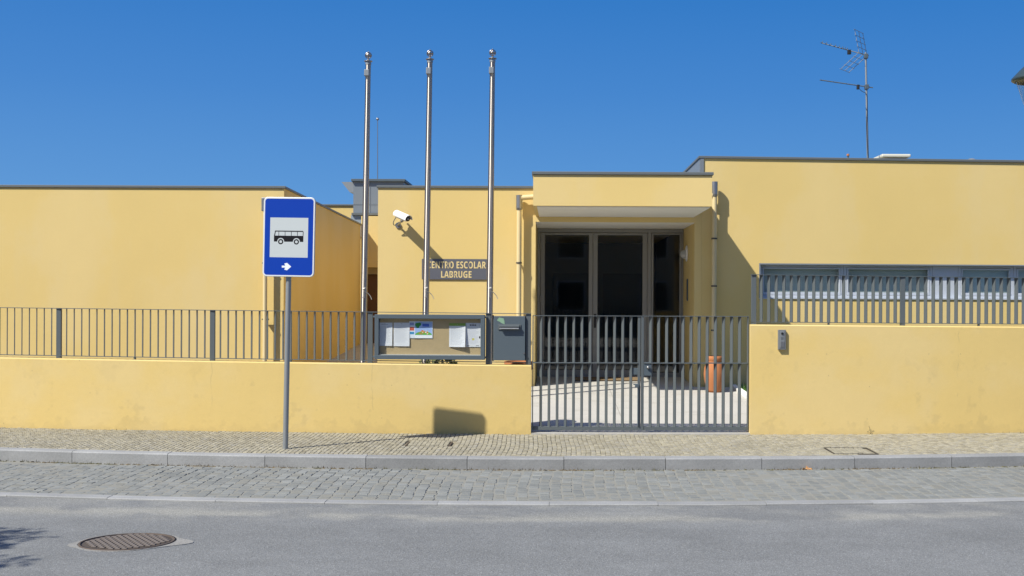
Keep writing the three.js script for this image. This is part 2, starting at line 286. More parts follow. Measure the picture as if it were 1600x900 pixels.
{ // the forecourt behind the gate and the garden beds beside it
  const slab = (x0, x1, d0, d1, dy) => { const q = []; const c = [[x0, d0], [x1, d0], [x1, d1], [x0, d1]], t = c.map(([x, d]) => [x, yYard(d) + dy, -d]), b = c.map(([x, d]) => [x, -.34, -d]);
    q.push(...t[0], ...t[1], ...t[2], ...t[0], ...t[2], ...t[3], ...b[0], ...b[2], ...b[1], ...b[0], ...b[3], ...b[2]);
    for (let i = 0; i < 4; i++) { const k = (i + 1) % 4; q.push(...t[i], ...b[i], ...b[k], ...t[i], ...b[k], ...t[k]); }
    const g = outward(tri3(q)); g.computeVertexNormals(); return boxUV(g); };
  const yard = thing('forecourt', 'pale concrete forecourt behind the gate leading to the door', 'forecourt', [0, 0, 0], 0, null, 'structure');
  const cuts = [14.54, 16.2, 18.05, 19.95, 21.68], cx = [-1.2, .9, 3.0];
  for (let j = 0; j < 4; j++) for (let i = 0; i < 2; i++) { if (i === 1 && j === 3) { part('slab', slab(cx[1] + .003, 2.38, cuts[3] + .003, cuts[4] - .003, 0), M.concrete, yard); continue; } part('slab', slab(i ? cx[i] + .003 : -.36 * (j === 3) + (j === 3 ? 0 : cx[0]), cx[i + 1] - .003, cuts[j] + (j ? .003 : 0), cuts[j + 1] - .003, 0), M.concrete, yard); }
  info(part('garden_bed', slab(-9, -1.21, 15.35, 19.9, -.02), M.soil), 'bare soil bed behind the boundary wall below the flagpoles', 'soil', null, 'structure');
  info(part('passage_floor', slab(-5.25, -3.0, 19.91, 31, -.012), M.concrete), 'pale concrete floor of the passage between the two left blocks', 'floor', null, 'structure');
  info(part('lawn', slab(3.1, 8.5, 15.6, 20.0, -.02), std({ color: rgb(.06, .085, .03), roughness: 1 })), 'strip of lawn right of the forecourt', 'lawn', null, 'structure');
  info(part('lawn_kerb', [slab(3.005, 3.095, 14.7, 19.9, .05)], M.white), 'white kerb edging the lawn beside the forecourt', 'kerb', null, 'structure');
  const blade = tri3([-.006, 0, 0, .006, 0, 0, .0, .11, .02]); blade.computeVertexNormals();
  const gr = new THREE.InstancedMesh(blade, M.leaf.clone(), 2600), q = new THREE.Object3D(); gr.material.color.setRGB(.09, .2, .03);
  for (let i = 0; i < 2600; i++) { const d = rr(17.2, 19.8); q.position.set(rr(3.12, 4.3), yYard(d) - .02, -d); q.rotation.set(rr(-.4, .4), rr(0, 6.3), rr(-.4, .4)); q.scale.setScalar(rr(.6, 1.7)); q.updateMatrix(); gr.setMatrixAt(i, q.matrix); }
  gr.name = 'grass'; gr.castShadow = gr.receiveShadow = true; scene.add(gr); info(gr, 'bright green grass of the small lawn seen past the gate', 'grass', null, 'stuff');
}

// ------------------------------------------------------------------ boundary walls
const GL = -.315, GR = 2.425;                          // the gate opening
const topL = (X) => .875 + .0062 * (-.3 - X), topR = (X) => 1.393 - .0055 * (X - 2.44);
const sweepTop = (x0, x1, top, mat, name, label) => {
  const g = sweep([[0, -.3], [0, -.012], [.012, 0], [.168, 0], [.18, -.012], [.18, -.3]], x0, x1, dWall, top), p = g.attributes.position;
  for (let i = 0; i < p.count; i++) if (p.getY(i) < top(p.getX(i)) - .2) p.setY(i, -.33);
  return info(part(name, boxUV(g), mat), label, 'wall', null);
};
sweepTop(-15, GL, topL, M.yardL, 'boundary_wall', 'low yellow plastered boundary wall left of the gate');
sweepTop(GR, 14, topR, M.yardR, 'boundary_wall', 'taller yellow plastered boundary wall right of the gate carrying the intercom');
scene.children.at(-1).name = 'boundary_wall_001';

// ------------------------------------------------------------------ school blocks
const ROOF = 3.61;
function coping(poly, y, parent, out = .025) {         // thin folded metal cap round a parapet
  const cx = poly.reduce((s, q) => s + q[0], 0) / poly.length, cd = poly.reduce((s, q) => s + q[1], 0) / poly.length;
  const big = poly.map(([x, d]) => [x + Math.sign(x - cx) * out, d + Math.sign(d - cd) * out]);
  return part('coping', prism(big, y, y + .045, .006), M.coping, parent);
}
{ // left block
  const b = thing('classroom_block', 'plain yellow flat-roofed block on the left behind the bus stop sign', 'building');
  const P = [[-14, 20.2], [-4.79, 20.2], [-5.2, 30.5], [-14, 30.5]];
  part('wall', prism(P, -.3, ROOF), M.facade, b); coping(P, ROOF, b);
  const dp = part('downpipe', rod([-5.08, .0, -20.06], [-5.08, 3.2, -20.06], .037, .037, 16), M.pipe, b);
  part('hopper', rbox(.13, .24, .11, .015, -5.08, 3.32, -20.08), M.steelDull, dp);
  for (const y of [1.32, 2.3]) part('bracket', rbox(.105, .022, .105, .008, -5.08, y, -20.09), M.pipeDark, dp);
}
{ // back wing at the end of the passage, with a deep dark doorway
  const b = thing('rear_wing', 'yellow rear wing at the end of the passage with a brown doorway', 'building');
  const D = 30.52, xl = -5.19, top = 3.86;
  part('wall', [span(xl, -1.4, 2.5, top, -D - .4, -D), span(-5.19, -5.1, -.3, 2.5, -D - .4, -D), span(-3.4, -1.4, -.3, 2.5, -D - .4, -D)], M.facade, b);
  part('lintel', span(-5.1, -3.4, 2.32, 2.5, -D - .4, -D - .12), std({ color: rgb(.30, .24, .14), roughness: .9 }), b);
  const dr = part('door', span(-5.1, -3.4, -.3, 2.32, -D - .4, -D - .25), std({ color: rgb(.10, .045, .02), roughness: .6 }), b);
  part('door_rail', span(-4.3, -4.24, -.3, 2.32, -D - .248, -D - .235), std({ color: rgb(.06, .03, .015), roughness: .6 }), dr);
  part('back', span(xl, -3.0, -.3, top - .1, -D - 1.4, -D - .41), M.hallDark, b);
}
{ // farther roof seen over the left block
  const b = thing('far_wing', 'distant yellow wing whose roof edge shows above the left block', 'building');
  const P = [[-9.5, 33], [-5.45, 33], [-5.45, 38], [-9.5, 38]];
  part('wall', prism(P, -.3, 4.32), M.facade, b); coping(P, 4.32, b, .04);
}
{ // grey rooftop tower
  const d = 31, a = at(552, 336, d), c = at(607, 284, d);
  const t = thing('roof_tower', 'grey metal-clad rooftop tower behind the left flagpole', 'roof tower', [0, 0, 0]);
  const x0 = a.x, x1 = x0 + 1.35, y0 = a.y, y1 = c.y, z = -d;
  part('cladding', [span(x0, x1, y0 + .06, y1, z - 1.3, z), span(x0 + .45, x0 + .46, y0 + .06, y1, z, z + .008), span(x0 + .9, x0 + .91, y0 + .06, y1, z, z + .008), span(x0, x1, y0 + .28, y0 + .29, z, z + .008)], M.clad, t);
  part('roof_slab', rspan(x0 - .05, x1 + .05, y1, y1 + .07, z - 1.5, z + .08, .01), M.railDark, t);
  part('base_trim', span(x0 - .04, x1 + .02, y0, y0 + .058, z - 1.3, z + .05), M.coping, t);
  const n0 = at(548, 370, d); part('lower_housing', span(n0.x, n0.x + .28, n0.y, y0 - .002, z - .9, z - .02), std({ color: rgb(.25, .31, .38), roughness: .5 }), t);
  const w = [at(533, 284, d), at(552, 284, d), at(552, 301, d), at(546, 300, d)];   // the side louvre that sticks out to the left
  const sh = new THREE.Shape(w.map((q) => new THREE.Vector2(q.x, q.y))); part('side_louvre', new THREE.ExtrudeGeometry(sh, { depth: .7, bevelEnabled: false }).translate(0, 0, z - .75), M.galv, t);
  const r = thing('lightning_rod', 'thin lightning rod with small ball tip on the grey roof tower', 'lightning rod', [0, 0, 0]);
  const tp = at(590, 186, d + .4), bt = at(590, 279, d + .4); bt.y = y1 + .07;
  part('rod', rod(bt, tp, .013, .01, 8), M.steelDull, r); part('ball', new THREE.SphereGeometry(.04, 12, 8).translate(tp.x, tp.y, tp.z), M.steelDull, r);
}
const FD = 20.0, EX0 = -3.11, EX1 = -.372, EX2 = 2.386, DD = 21.7, yD = yYard(DD) + .0;   // entrance block: facade distance, left end, recess left and right, door distance
{
  const b = thing('entrance_block', 'yellow entrance block with flat canopy over the glazed doors', 'building');
  part('wall', prism([[EX0, FD], [EX1, FD], [EX1, 30.5], [EX0, 30.5]], -.3, ROOF), M.facade, b);
  coping([[EX0, FD], [EX1 - .03, FD], [EX1 - .03, 30.4], [EX0, 30.4]], ROOF, b);
  part('fascia', span(EX1, EX2, 3.035, ROOF, -29, -FD), M.facade, b);
  const cn = part('canopy', span(EX1, EX2, 3.135, ROOF, -FD + .001, -17.75), M.facade, b);
  part('soffit', span(EX1 + .06, EX2 - .02, 3.122, 3.134, -FD + .01, -17.81), M.white, cn);
  part('canopy_coping', prism([[EX1 - .02, 17.725], [EX2 + .02, 17.725], [EX2 + .02, 28], [EX1 - .02, 28]], ROOF + .004, ROOF + .052, .006), M.coping, b);
  part('inner_soffit', span(EX1 + .002, EX2 - .002, 3.022, 3.034, -DD + .03, -FD - .03), M.white, b);
  part('recess_wall', prism([[EX2, FD], [2.508, FD], [2.508, 29], [EX2, 29]], -.3, ROOF), M.facade, b);
  // hall inside
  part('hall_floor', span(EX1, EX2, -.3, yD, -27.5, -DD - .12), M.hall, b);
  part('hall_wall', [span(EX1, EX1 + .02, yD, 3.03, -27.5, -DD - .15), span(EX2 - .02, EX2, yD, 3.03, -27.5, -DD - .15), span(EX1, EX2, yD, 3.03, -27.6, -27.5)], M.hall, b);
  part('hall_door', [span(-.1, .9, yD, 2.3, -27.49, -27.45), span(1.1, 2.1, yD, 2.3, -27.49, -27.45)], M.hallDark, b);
  // glazed door screen: two leaves and a fixed side light
  const top = 3.02, zf = -DD, fr = part('door_frame', [rspan(EX1 + .004, EX2 - .004, top - .07, top, zf - .1, zf, .006), rspan(EX1 + .004, EX1 + .062, yD, top - .072, zf - .1, zf, .006), rspan(EX2 - .036, EX2 - .004, yD, top - .072, zf - .1, zf, .006), rspan(1.703, 1.777, yD, top - .072, zf - .1, zf, .006)], M.door, b);
  const leaf = (x0, x1, st, topR, botR, name, lab) => {
    const L = part(name, [rspan(x0, x0 + st, yD + .012, top - .078, zf - .08, zf + .012, .006), rspan(x1 - st, x1, yD + .012, top - .078, zf - .08, zf + .012, .006), rspan(x0 + st - .001, x1 - st + .001, top - .078 - topR, top - .0785, zf - .078, zf + .010, .006), rspan(x0 + st - .001, x1 - st + .001, yD + .0125, yD + botR, zf - .078, zf + .010, .006)], M.door, b, null, lab);
    part('pane', span(x0 + st - .006, x1 - st + .006, yD + botR - .006, top - .078 - topR + .006, zf - .036, zf - .03), M.glass, L);
    const s = .008, gx0 = x0 + st, gx1 = x1 - st, gy0 = yD + botR, gy1 = top - .078 - topR;
    part('gasket', [span(gx0, gx0 + s, gy0, gy1, zf - .029, zf - .005), span(gx1 - s, gx1, gy0, gy1, zf - .029, zf - .005), span(gx0 + s, gx1 - s, gy1 - s, gy1, zf - .029, zf - .005), span(gx0 + s, gx1 - s, gy0, gy0 + s, zf - .029, zf - .005)], M.black, L);
    return L;
  };
  const a1 = leaf(-.305, .674, .075, .042, .125, 'door'), a2 = leaf(.68, 1.698, .086, .042, .125, 'door'); leaf(1.782, 2.345, .036, .03, .08, 'side_light');
  part('handle', [rbox(.045, .26, .012, .006, .722, yD + 1.05, zf + .02), rod([.722, yD + 1.1, zf + .02], [.722, yD + 1.1, zf + .065], .009), rod([.722, yD + 1.1, zf + .062], [.85, yD + 1.1, zf + .062], .009)], M.black, a2);
  for (const y of [.4, 1.4, 2.4]) { part('hinge', rod([-.308, yD + y, zf + .018], [-.308, yD + y + .12, zf + .018], .011), M.door, a1); part('hinge', rod([1.7005, yD + y, zf + .018], [1.7005, yD + y + .12, zf + .018], .011), M.door, a2); }
  part('threshold', rspan(EX1 + .01, EX2 - .01, yD - .01, yD + .011, zf - .12, zf + .05, .004), M.steelDull, b);
  // rain pipes
  const pipe = (x, y0, yt, brackets, hop) => { const z = -FD + .115; const dp = part('downpipe', rod([x, y0, z], [x, yt - .2, z], .042, .042, 18), M.pipe, b);
    part('hopper', [rod([x, yt - .22, z], [x, yt, z], .056, .056, 20), rod([x, yt - .255, z], [x, yt - .22, z], .05, .06, 20)], M.steelDull, dp);
    for (const y of brackets) part('bracket', [rod([x, y - .012, z], [x, y + .012, z], .052, .052, 18), box(.03, .022, .1, x, y, z - .055)], M.pipeDark, dp); return dp; };
  const lp = pipe(at(811, 400, FD - .115).x, .1, at(811, 305, FD - .115).y, [at(811, 411, FD).y, 1.2], 1);
  part('outlet', rod([-.62, 3.44, -FD + .115], [EX1 + .01, 3.46, -FD + .115], .045, .045, 16), M.pipe, lp);
  const rp = pipe(at(1116, 400, FD - .115).x, yYard(FD), at(1116, 284, FD - .115).y, [373, 447, 516].map((y) => at(1116, y, FD - .1).y), 1);
  part('outlet', rod([EX2 - .01, 3.5, -FD + .115], [at(1116, 400, FD - .115).x - .03, 3.5, -FD + .115], .045, .045, 16), M.pipe, rp);
}
const RA = .072;                                       // the right block stands slightly turned
{
  const b = thing('classroom_block', 'taller yellow flat-roofed block on the right with a ribbon window', 'building', [2.51, 0, -FD], RA);
  const T = 4.145, L = 11.5, w0 = 1.015, w1 = 10.4, yb = 1.712, yt = 2.335, th = .30;
  part('wall', [span(0, L, -.3, yb, -th, 0), span(0, L, yt, T, -th, 0), span(0, w0, yb, yt, -th, 0), span(w1, L, yb, yt, -th, 0), prism([[.001, .288], [.26, .30], [.30, .84], [11.4, 1.64], [11.4, 9], [.001, 9]], -.3, T - .001).rotateY(-RA)], M.facade, b);
  part('coping', prism([[-.06, -.03], [11.6, .805], [11.6, 9], [-.06, 9]], T, T + .045, .006).rotateY(-RA), M.coping, b);
  part('side_cladding', [span(-.04, -.0235, ROOF + .06, T - .002, -8.9, .006).rotateY(-RA)], M.clad, b);
  part('corner_trim', span(-.03, .03, ROOF + .06, T - .002, .009, .018), M.clad, b);
  // ribbon window
  const zr = -.13, grey = std({ color: rgb(.23, .26, .30), roughness: .5, metalness: .1 }), al = std({ color: rgb(.50, .54, .60), roughness: .45, metalness: .1 });
  const blind = std({ color: rgb(.36, .43, .43), roughness: .85 });
  part('window_lining', [span(w0 + .001, w0 + .022, yb + .012, yt - .001, -th, .004), span(w0 + .022, w1 - .001, yt - .022, yt - .001, -th, .004)], grey, b);
  part('sill', rspan(w0 + .001, w1 - .001, yb + .001, yb + .022, -th, .022, .004), al, b);
  const px = (p) => (at(p, 450, FD).x - 2.51) / Math.cos(RA) * (1 + .0006 * (p - 1187) / 10 * 0.55);
  const cells = [[1188.5, 1325, 1], [1325, 1467, 1], [1467, 1508, 0], [1508, 1597, 1], [1597, 1700, 1], [1700, 1742, 0], [1742, 1880, 1]];
  for (const [a, c, isWin] of cells) {
    const x0 = px(a) + (a < 1190 ? .02 : .002), x1 = px(c) - .002, y0 = yb + .024, y1 = yt - .024;
    if (!isWin) { part('infill_panel', rspan(x0, x1, y0, y1, zr - .06, zr, .004), al, b); continue; }
    const f = .05, W = part('window', [rspan(x0, x1, y0, y0 + .045, zr - .06, zr + .02, .004), rspan(x0, x1, y1 - .035, y1, zr - .06, zr, .004), rspan(x0, x0 + f, y0 + .045, y1 - .035, zr - .06, zr, .004), rspan(x1 - f, x1, y0 + .045, y1 - .035, zr - .06, zr, .004)], al, b);
    const s0 = x0 + f + .004, s1 = x1 - f - .004, q0 = y0 + .05, q1 = y1 - .04, k = .028;
    part('sash', [rspan(s0, s1, q0, q0 + .05, zr - .045, zr + .012, .004), rspan(s0, s1, q1 - k, q1, zr - .045, zr + .006, .004), rspan(s0, s0 + k, q0 + .05, q1 - k, zr - .045, zr + .006, .004), rspan(s1 - k, s1, q0 + .05, q1 - k, zr - .045, zr + .006, .004)], al, W);
    part('pane', span(s0 + k - .004, s1 - k + .004, q0 + .046, q1 - k + .004, zr - .02, zr - .015), M.glass, W);
    part('blind', span(s0 + .01, s1 - .01, q0 + .02, q1 - .01, zr - .11, zr - .10), blind, W);
  }
}
{ // things on the roof and facade
  const lm = thing('wall_lamp', 'white oval bulkhead lamp on the yellow wall right of the doors', 'lamp', [EX2, at(1070, 396, 21.1).y, -21.1]);
  part('backplate', new THREE.SphereGeometry(1, 20, 12).scale(.03, .15, .13).translate(-.012, 0, 0), M.plastic, lm);
  part('diffuser', new THREE.SphereGeometry(1, 20, 12).scale(.085, .085, .095).translate(-.045, -.015, 0), std({ color: rgb(.42, .43, .42), roughness: .5 }), lm);
  const pl = thing('wall_plaque', 'narrow dark upright plaque on the wall below the oval lamp', 'plaque', [EX2 - .012, at(1074, 453, 21).y, -20.95]);
  part('plate', rbox(.022, .40, .06, .004), M.railDark, pl); part('face', rbox(.006, .36, .045, .002, -.012, 0, 0), M.black, pl);
  const sk = thing('skylight', 'low pale skylight dome on the right roof behind the coping', 'skylight', [at(1391, 248, 22.6).x, at(1391, 244, 22.6).y - .25, -22.6]);
  part('dome', rbox(.56, .06, .7, .02, .02, .22, 0), std({ color: rgb(.62, .60, .50), roughness: .5 }), sk); part('upstand', rbox(.62, .18, .74, .02, 0, .07, 0), std({ color: rgb(.55, .52, .42), roughness: .6 }), sk);
  const v = thing('roof_vent', 'small dark roof vent near the right end of the roof edge', 'vent', [at(1518, 250, 21.6).x, at(1518, 247.5, 21.6).y - .15, -21.6]);
  part('hood', new THREE.SphereGeometry(1, 16, 8, 0, 6.3, 0, 1.57).scale(.09, .05, .09).translate(0, .10, 0), M.galv, v); part('neck', rod([0, -.05, 0], [0, .11, 0], .065), M.railDark, v);
  const v2 = thing('roof_vent', 'tiny capped vent pipe left of the aerial on the right roof', 'vent', [at(1325, 247, 22).x, at(1325, 240.5, 22).y - .165, -22]);
  part('neck', rod([0, -.05, 0], [0, .13, 0], .018), M.railDark, v2); part('cap', rod([0, .13, 0], [0, .165, 0], .03, .022), M.terracotta, v2);
  const v3 = thing('roof_vent', 'little dark finial on the roof corner of the taller block', 'vent', [at(1108, 246, 21).x, 4.17, -21]);
  part('neck', rod([0, -.05, 0], [0, .12, 0], .008), M.railDark, v3); part('cap', new THREE.SphereGeometry(.014, 8, 6).translate(0, .12, 0), M.railDark, v3);
}
{ // name plate of the school: stencilled letters
  const font = await new FontLoader().loadAsync('fonts/droid/droid_sans_bold.typeface.json');
  const a = at(659.5, 404.5, FD), c = at(763, 437, FD), W = c.x - a.x, H = a.y - c.y;
  const s = thing('name_plate', 'grey plate reading CENTRO ESCOLAR LABRUGE between the two right flagpoles', 'sign', [(a.x + c.x) / 2, (a.y + c.y) / 2, -FD + .016]);
  part('plate', rbox(W, H, .012, .002), std({ color: rgb(.125, .13, .155), roughness: .5, metalness: .2 }), s);
  const letter = std({ color: rgb(.72, .57, .27), roughness: .8 });
  const line = (t, x0, x1, y, h) => { const shp = font.generateShapes(t, 100); let g = new THREE.ExtrudeGeometry(shp, { depth: 2, bevelEnabled: false, curveSegments: 4 }); g.computeBoundingBox(); const bb = g.boundingBox; g.translate(-bb.min.x, -bb.min.y, 0).scale((x1 - x0) / (bb.max.x - bb.min.x), h / (bb.max.y - bb.min.y), .0015); return part('lettering', g.translate(x0, y - h / 2, .0062), letter, s); };
  const fx = (px) => at(px, 420, FD).x - (a.x + c.x) / 2, fy = (py) => at(712, py, FD).y - (a.y + c.y) / 2;
  line('CENTRO ESCOLAR', fx(667.5), fx(759.5), fy(414), .122); line('LABRUGE', fx(689.5), fx(737), fy(428.8), .118);
  const strip = (px, py, h) => box(.012, h, .0035, fx(px), fy(py), .0078);   // the stencil bridges that cut the letters
  const bm = std({ color: rgb(.125, .13, .155), roughness: .5, metalness: .2 });
  for (const q of [[699, 414, .13], [704.5, 414, .13], [733, 414, .13], [719, 414, .05], [711, 428.8, .06], [704.5, 428.8, .06]]) part('stencil_bridge', strip(...q), bm, s);
}
{ // security camera
  const t = thing('security_camera', 'white security camera on a bracket on the yellow wall', 'security camera');
  const p0 = at(620, 334.5, FD - .14), p1 = at(637, 342, FD - .41), ax = p1.clone().sub(p0), L = ax.length(), q = new THREE.Quaternion().setFromUnitVectors(new THREE.Vector3(0, 0, 1), ax.clone().normalize()), mid = p0.clone().add(p1).multiplyScalar(.5);
  const place = (g) => g.applyQuaternion(q).translate(mid.x, mid.y, mid.z);
  part('housing', place(new RoundedBoxGeometry(.118, .115, L, 5, .052)), M.plastic, t);
  const hood = new THREE.Shape(); hood.absarc(0, 0, .070, -.25, Math.PI + .25); hood.absarc(0, 0, .064, Math.PI + .25, -.25, true);
  part('sunshield', place(new THREE.ExtrudeGeometry(hood, { depth: L + .05, bevelEnabled: false, curveSegments: 16 }).translate(0, 0, -L / 2 - .01)), M.plastic, t);
  const ring = part('front', place(new THREE.CylinderGeometry(.043, .043, .012, 20).rotateX(Math.PI / 2).translate(0, 0, L / 2 + .003)), M.black, t); part('lens', place(new THREE.SphereGeometry(.02, 12, 8).translate(0, 0, L / 2 + .008)), M.steelDull, ring);
  const base = at(622, 352, FD - .02), joint = mid.clone().add(new THREE.Vector3(.0, -.075, .02));
  part('bracket', [rod(base, joint, .018, .016, 12), rod(joint, joint.clone().add(new THREE.Vector3(0, .05, 0)), .016), new THREE.CylinderGeometry(.05, .05, .02, 18).rotateX(Math.PI / 2).translate(base.x, base.y, -FD + .012), new THREE.SphereGeometry(.03, 12, 8).translate(joint.x, joint.y, joint.z)], M.steelDull, t);
  part('cable', tube([p0.clone().add(new THREE.Vector3(0, -.03, 0)), at(614.5, 348, FD - .12), at(616, 352, FD - .1), at(624, 347, FD - .12), base.clone().add(new THREE.Vector3(.02, 0, .02))], .007), M.railDark, t);
}

// ------------------------------------------------------------------ railings
const barGeo = (h) => boxUV(new THREE.BoxGeometry(.008, h, .052).rotateY(.54));
const postGeo = (h) => rbox(.062, h, .035, .003, 0, h / 2, 0);
function railing(label, x0, x1, top, H, posts, skip) {
  const g = thing('railing', label, 'railing'), C = .09, dist = (X) => dWall(X) + C;
  part('top_rail', sweep(rect(-.032, .03, H - .008, H), x0, x1, dist, top), M.rail, g); part('bottom_rail', sweep(rect(-.02, .02, .028, .036), x0, x1, dist, top), M.rail, g);
  const bg = barGeo(H - .008 - .036), pg = postGeo(H - .008);
  for (const X of posts) part('post', pg, M.rail, g, [X, top(X), -dist(X)]);
  for (let i = 0; i < posts.length; i++) {
    const a = posts[i], b = i + 1 < posts.length ? posts[i + 1] : x1; const n = 20, st = (i + 1 < posts.length ? (b - a) : 2.03) / n;
    for (let k = 1; k < n; k++) { const X = a + st * k; if (X > x1 - .02) break; if (skip && X > skip) break;
      part('bar', bg, M.rail, g, [X, top(X) + (H - .008 + .036) / 2, -dist(X)]);
      if (k === 10) part('foot', box(.022, .028, .03, 0, .014, 0), M.rail, g, [X, top(X), -dist(X)]); }
  }
  return g;
}
railing('grey flat-bar railing on the low wall left of the gate', -12.6, GL - .005, topL, .645, [-12.52, -10.48, -8.44, -6.40, -4.36, -2.34, -.855, -.352], -2.35);
railing('grey flat-bar railing on the taller wall right of the gate', GR + .02, 12, topR, .63, [GR + .055, 4.4, 6.42, 8.45, 10.47], null);

// ------------------------------------------------------------------ gate
function gateLeaf(label, xa, xb, hinge) {
  const da = dWall(xa) + .09, db = dWall(xb) + .09, W = Math.hypot(xb - xa, db - da), turn = Math.atan2(db - da, xb - xa);
  const y0 = .062, y1 = 1.497, ym = .905, g = thing('gate', label, 'gate', [xa, 0, -da], turn, 'gate leaves');
  part('stile', rspan(0, .012, y0, y1 - .0085, -.025, .025, .002), M.rail, g); part('stile', rspan(W - .034, W, y0, y1 - .0085, -.02, .02, .003), M.rail, g);
  if (!hinge) { g.children[0].scale.x = 2.8; g.children[1].scale.x = 1; g.children[1].geometry = rspan(W - .012, W, y0, y1 - .0085, -.025, .025, .002); }
  part('top_rail', span(0, W, y1 - .008, y1, -.03, .032), M.rail, g); part('middle_rail', span(hinge ? .0125 : .035, W - (hinge ? .035 : .0125), ym - .006, ym + .006, -.03, .032), M.rail, g);
  part('bottom_rail', [rspan(hinge ? .0125 : .035, W - (hinge ? .035 : .0125), y0, y0 + .045, -.02, .02, .004)], M.rail, g);
  const n = 12, sp = .1025, s0 = hinge ? W - .017 - sp * 12 : .017 + sp * .98, up = barGeo(y1 - .008 - ym - .006), lo = barGeo(ym - .006 - y0 - .045);
  for (let k = 0; k < n; k++) { const x = s0 + sp * k; part('bar', up, M.rail, g, [x, (y1 - .008 + ym + .006) / 2, 0]); part('bar', lo, M.rail, g, [x, (ym - .006 + y0 + .045) / 2, 0]); }
  return { g, W, y0, ym };
}
const GM = at(1001, 600, 14.44).x;
const g1 = gateLeaf('left grey steel gate leaf with drop bolt, hinged at the letter box', GL + .012, GM - .004, true);
const g2 = gateLeaf('right grey steel gate leaf carrying the lock box', GM + .004, GR - .012, false);
part('latch_plate', rbox(.095, .085, .012, .004, g1.W - .075, .80, .0), M.railDark, g1.g);
part('drop_bolt', [rod([g1.W - .03, .12, .03], [g1.W - .03, .62, .03], .009), rbox(.05, .045, .03, .004, g1.W - .045, .62, .032), rod([g1.W - .09, .64, .035], [g1.W - .03, .64, .035], .008)], M.railDark, g1.g);
const lk = part('lock_box', rbox(.10, .17, .045, .005, .085, .83, .0), M.railDark, g2.g); part('knob', new THREE.SphereGeometry(.02, 14, 10).translate(.085, .85, .036), M.steelDull, lk);
info(part('gate_sill', sweep(rect(-.09, .10, -.3, .033), GL + .002, GR - .002, (X) => dWall(X) + .09), M.concrete), 'pale concrete sill strip under the gate', 'sill', null, 'structure');

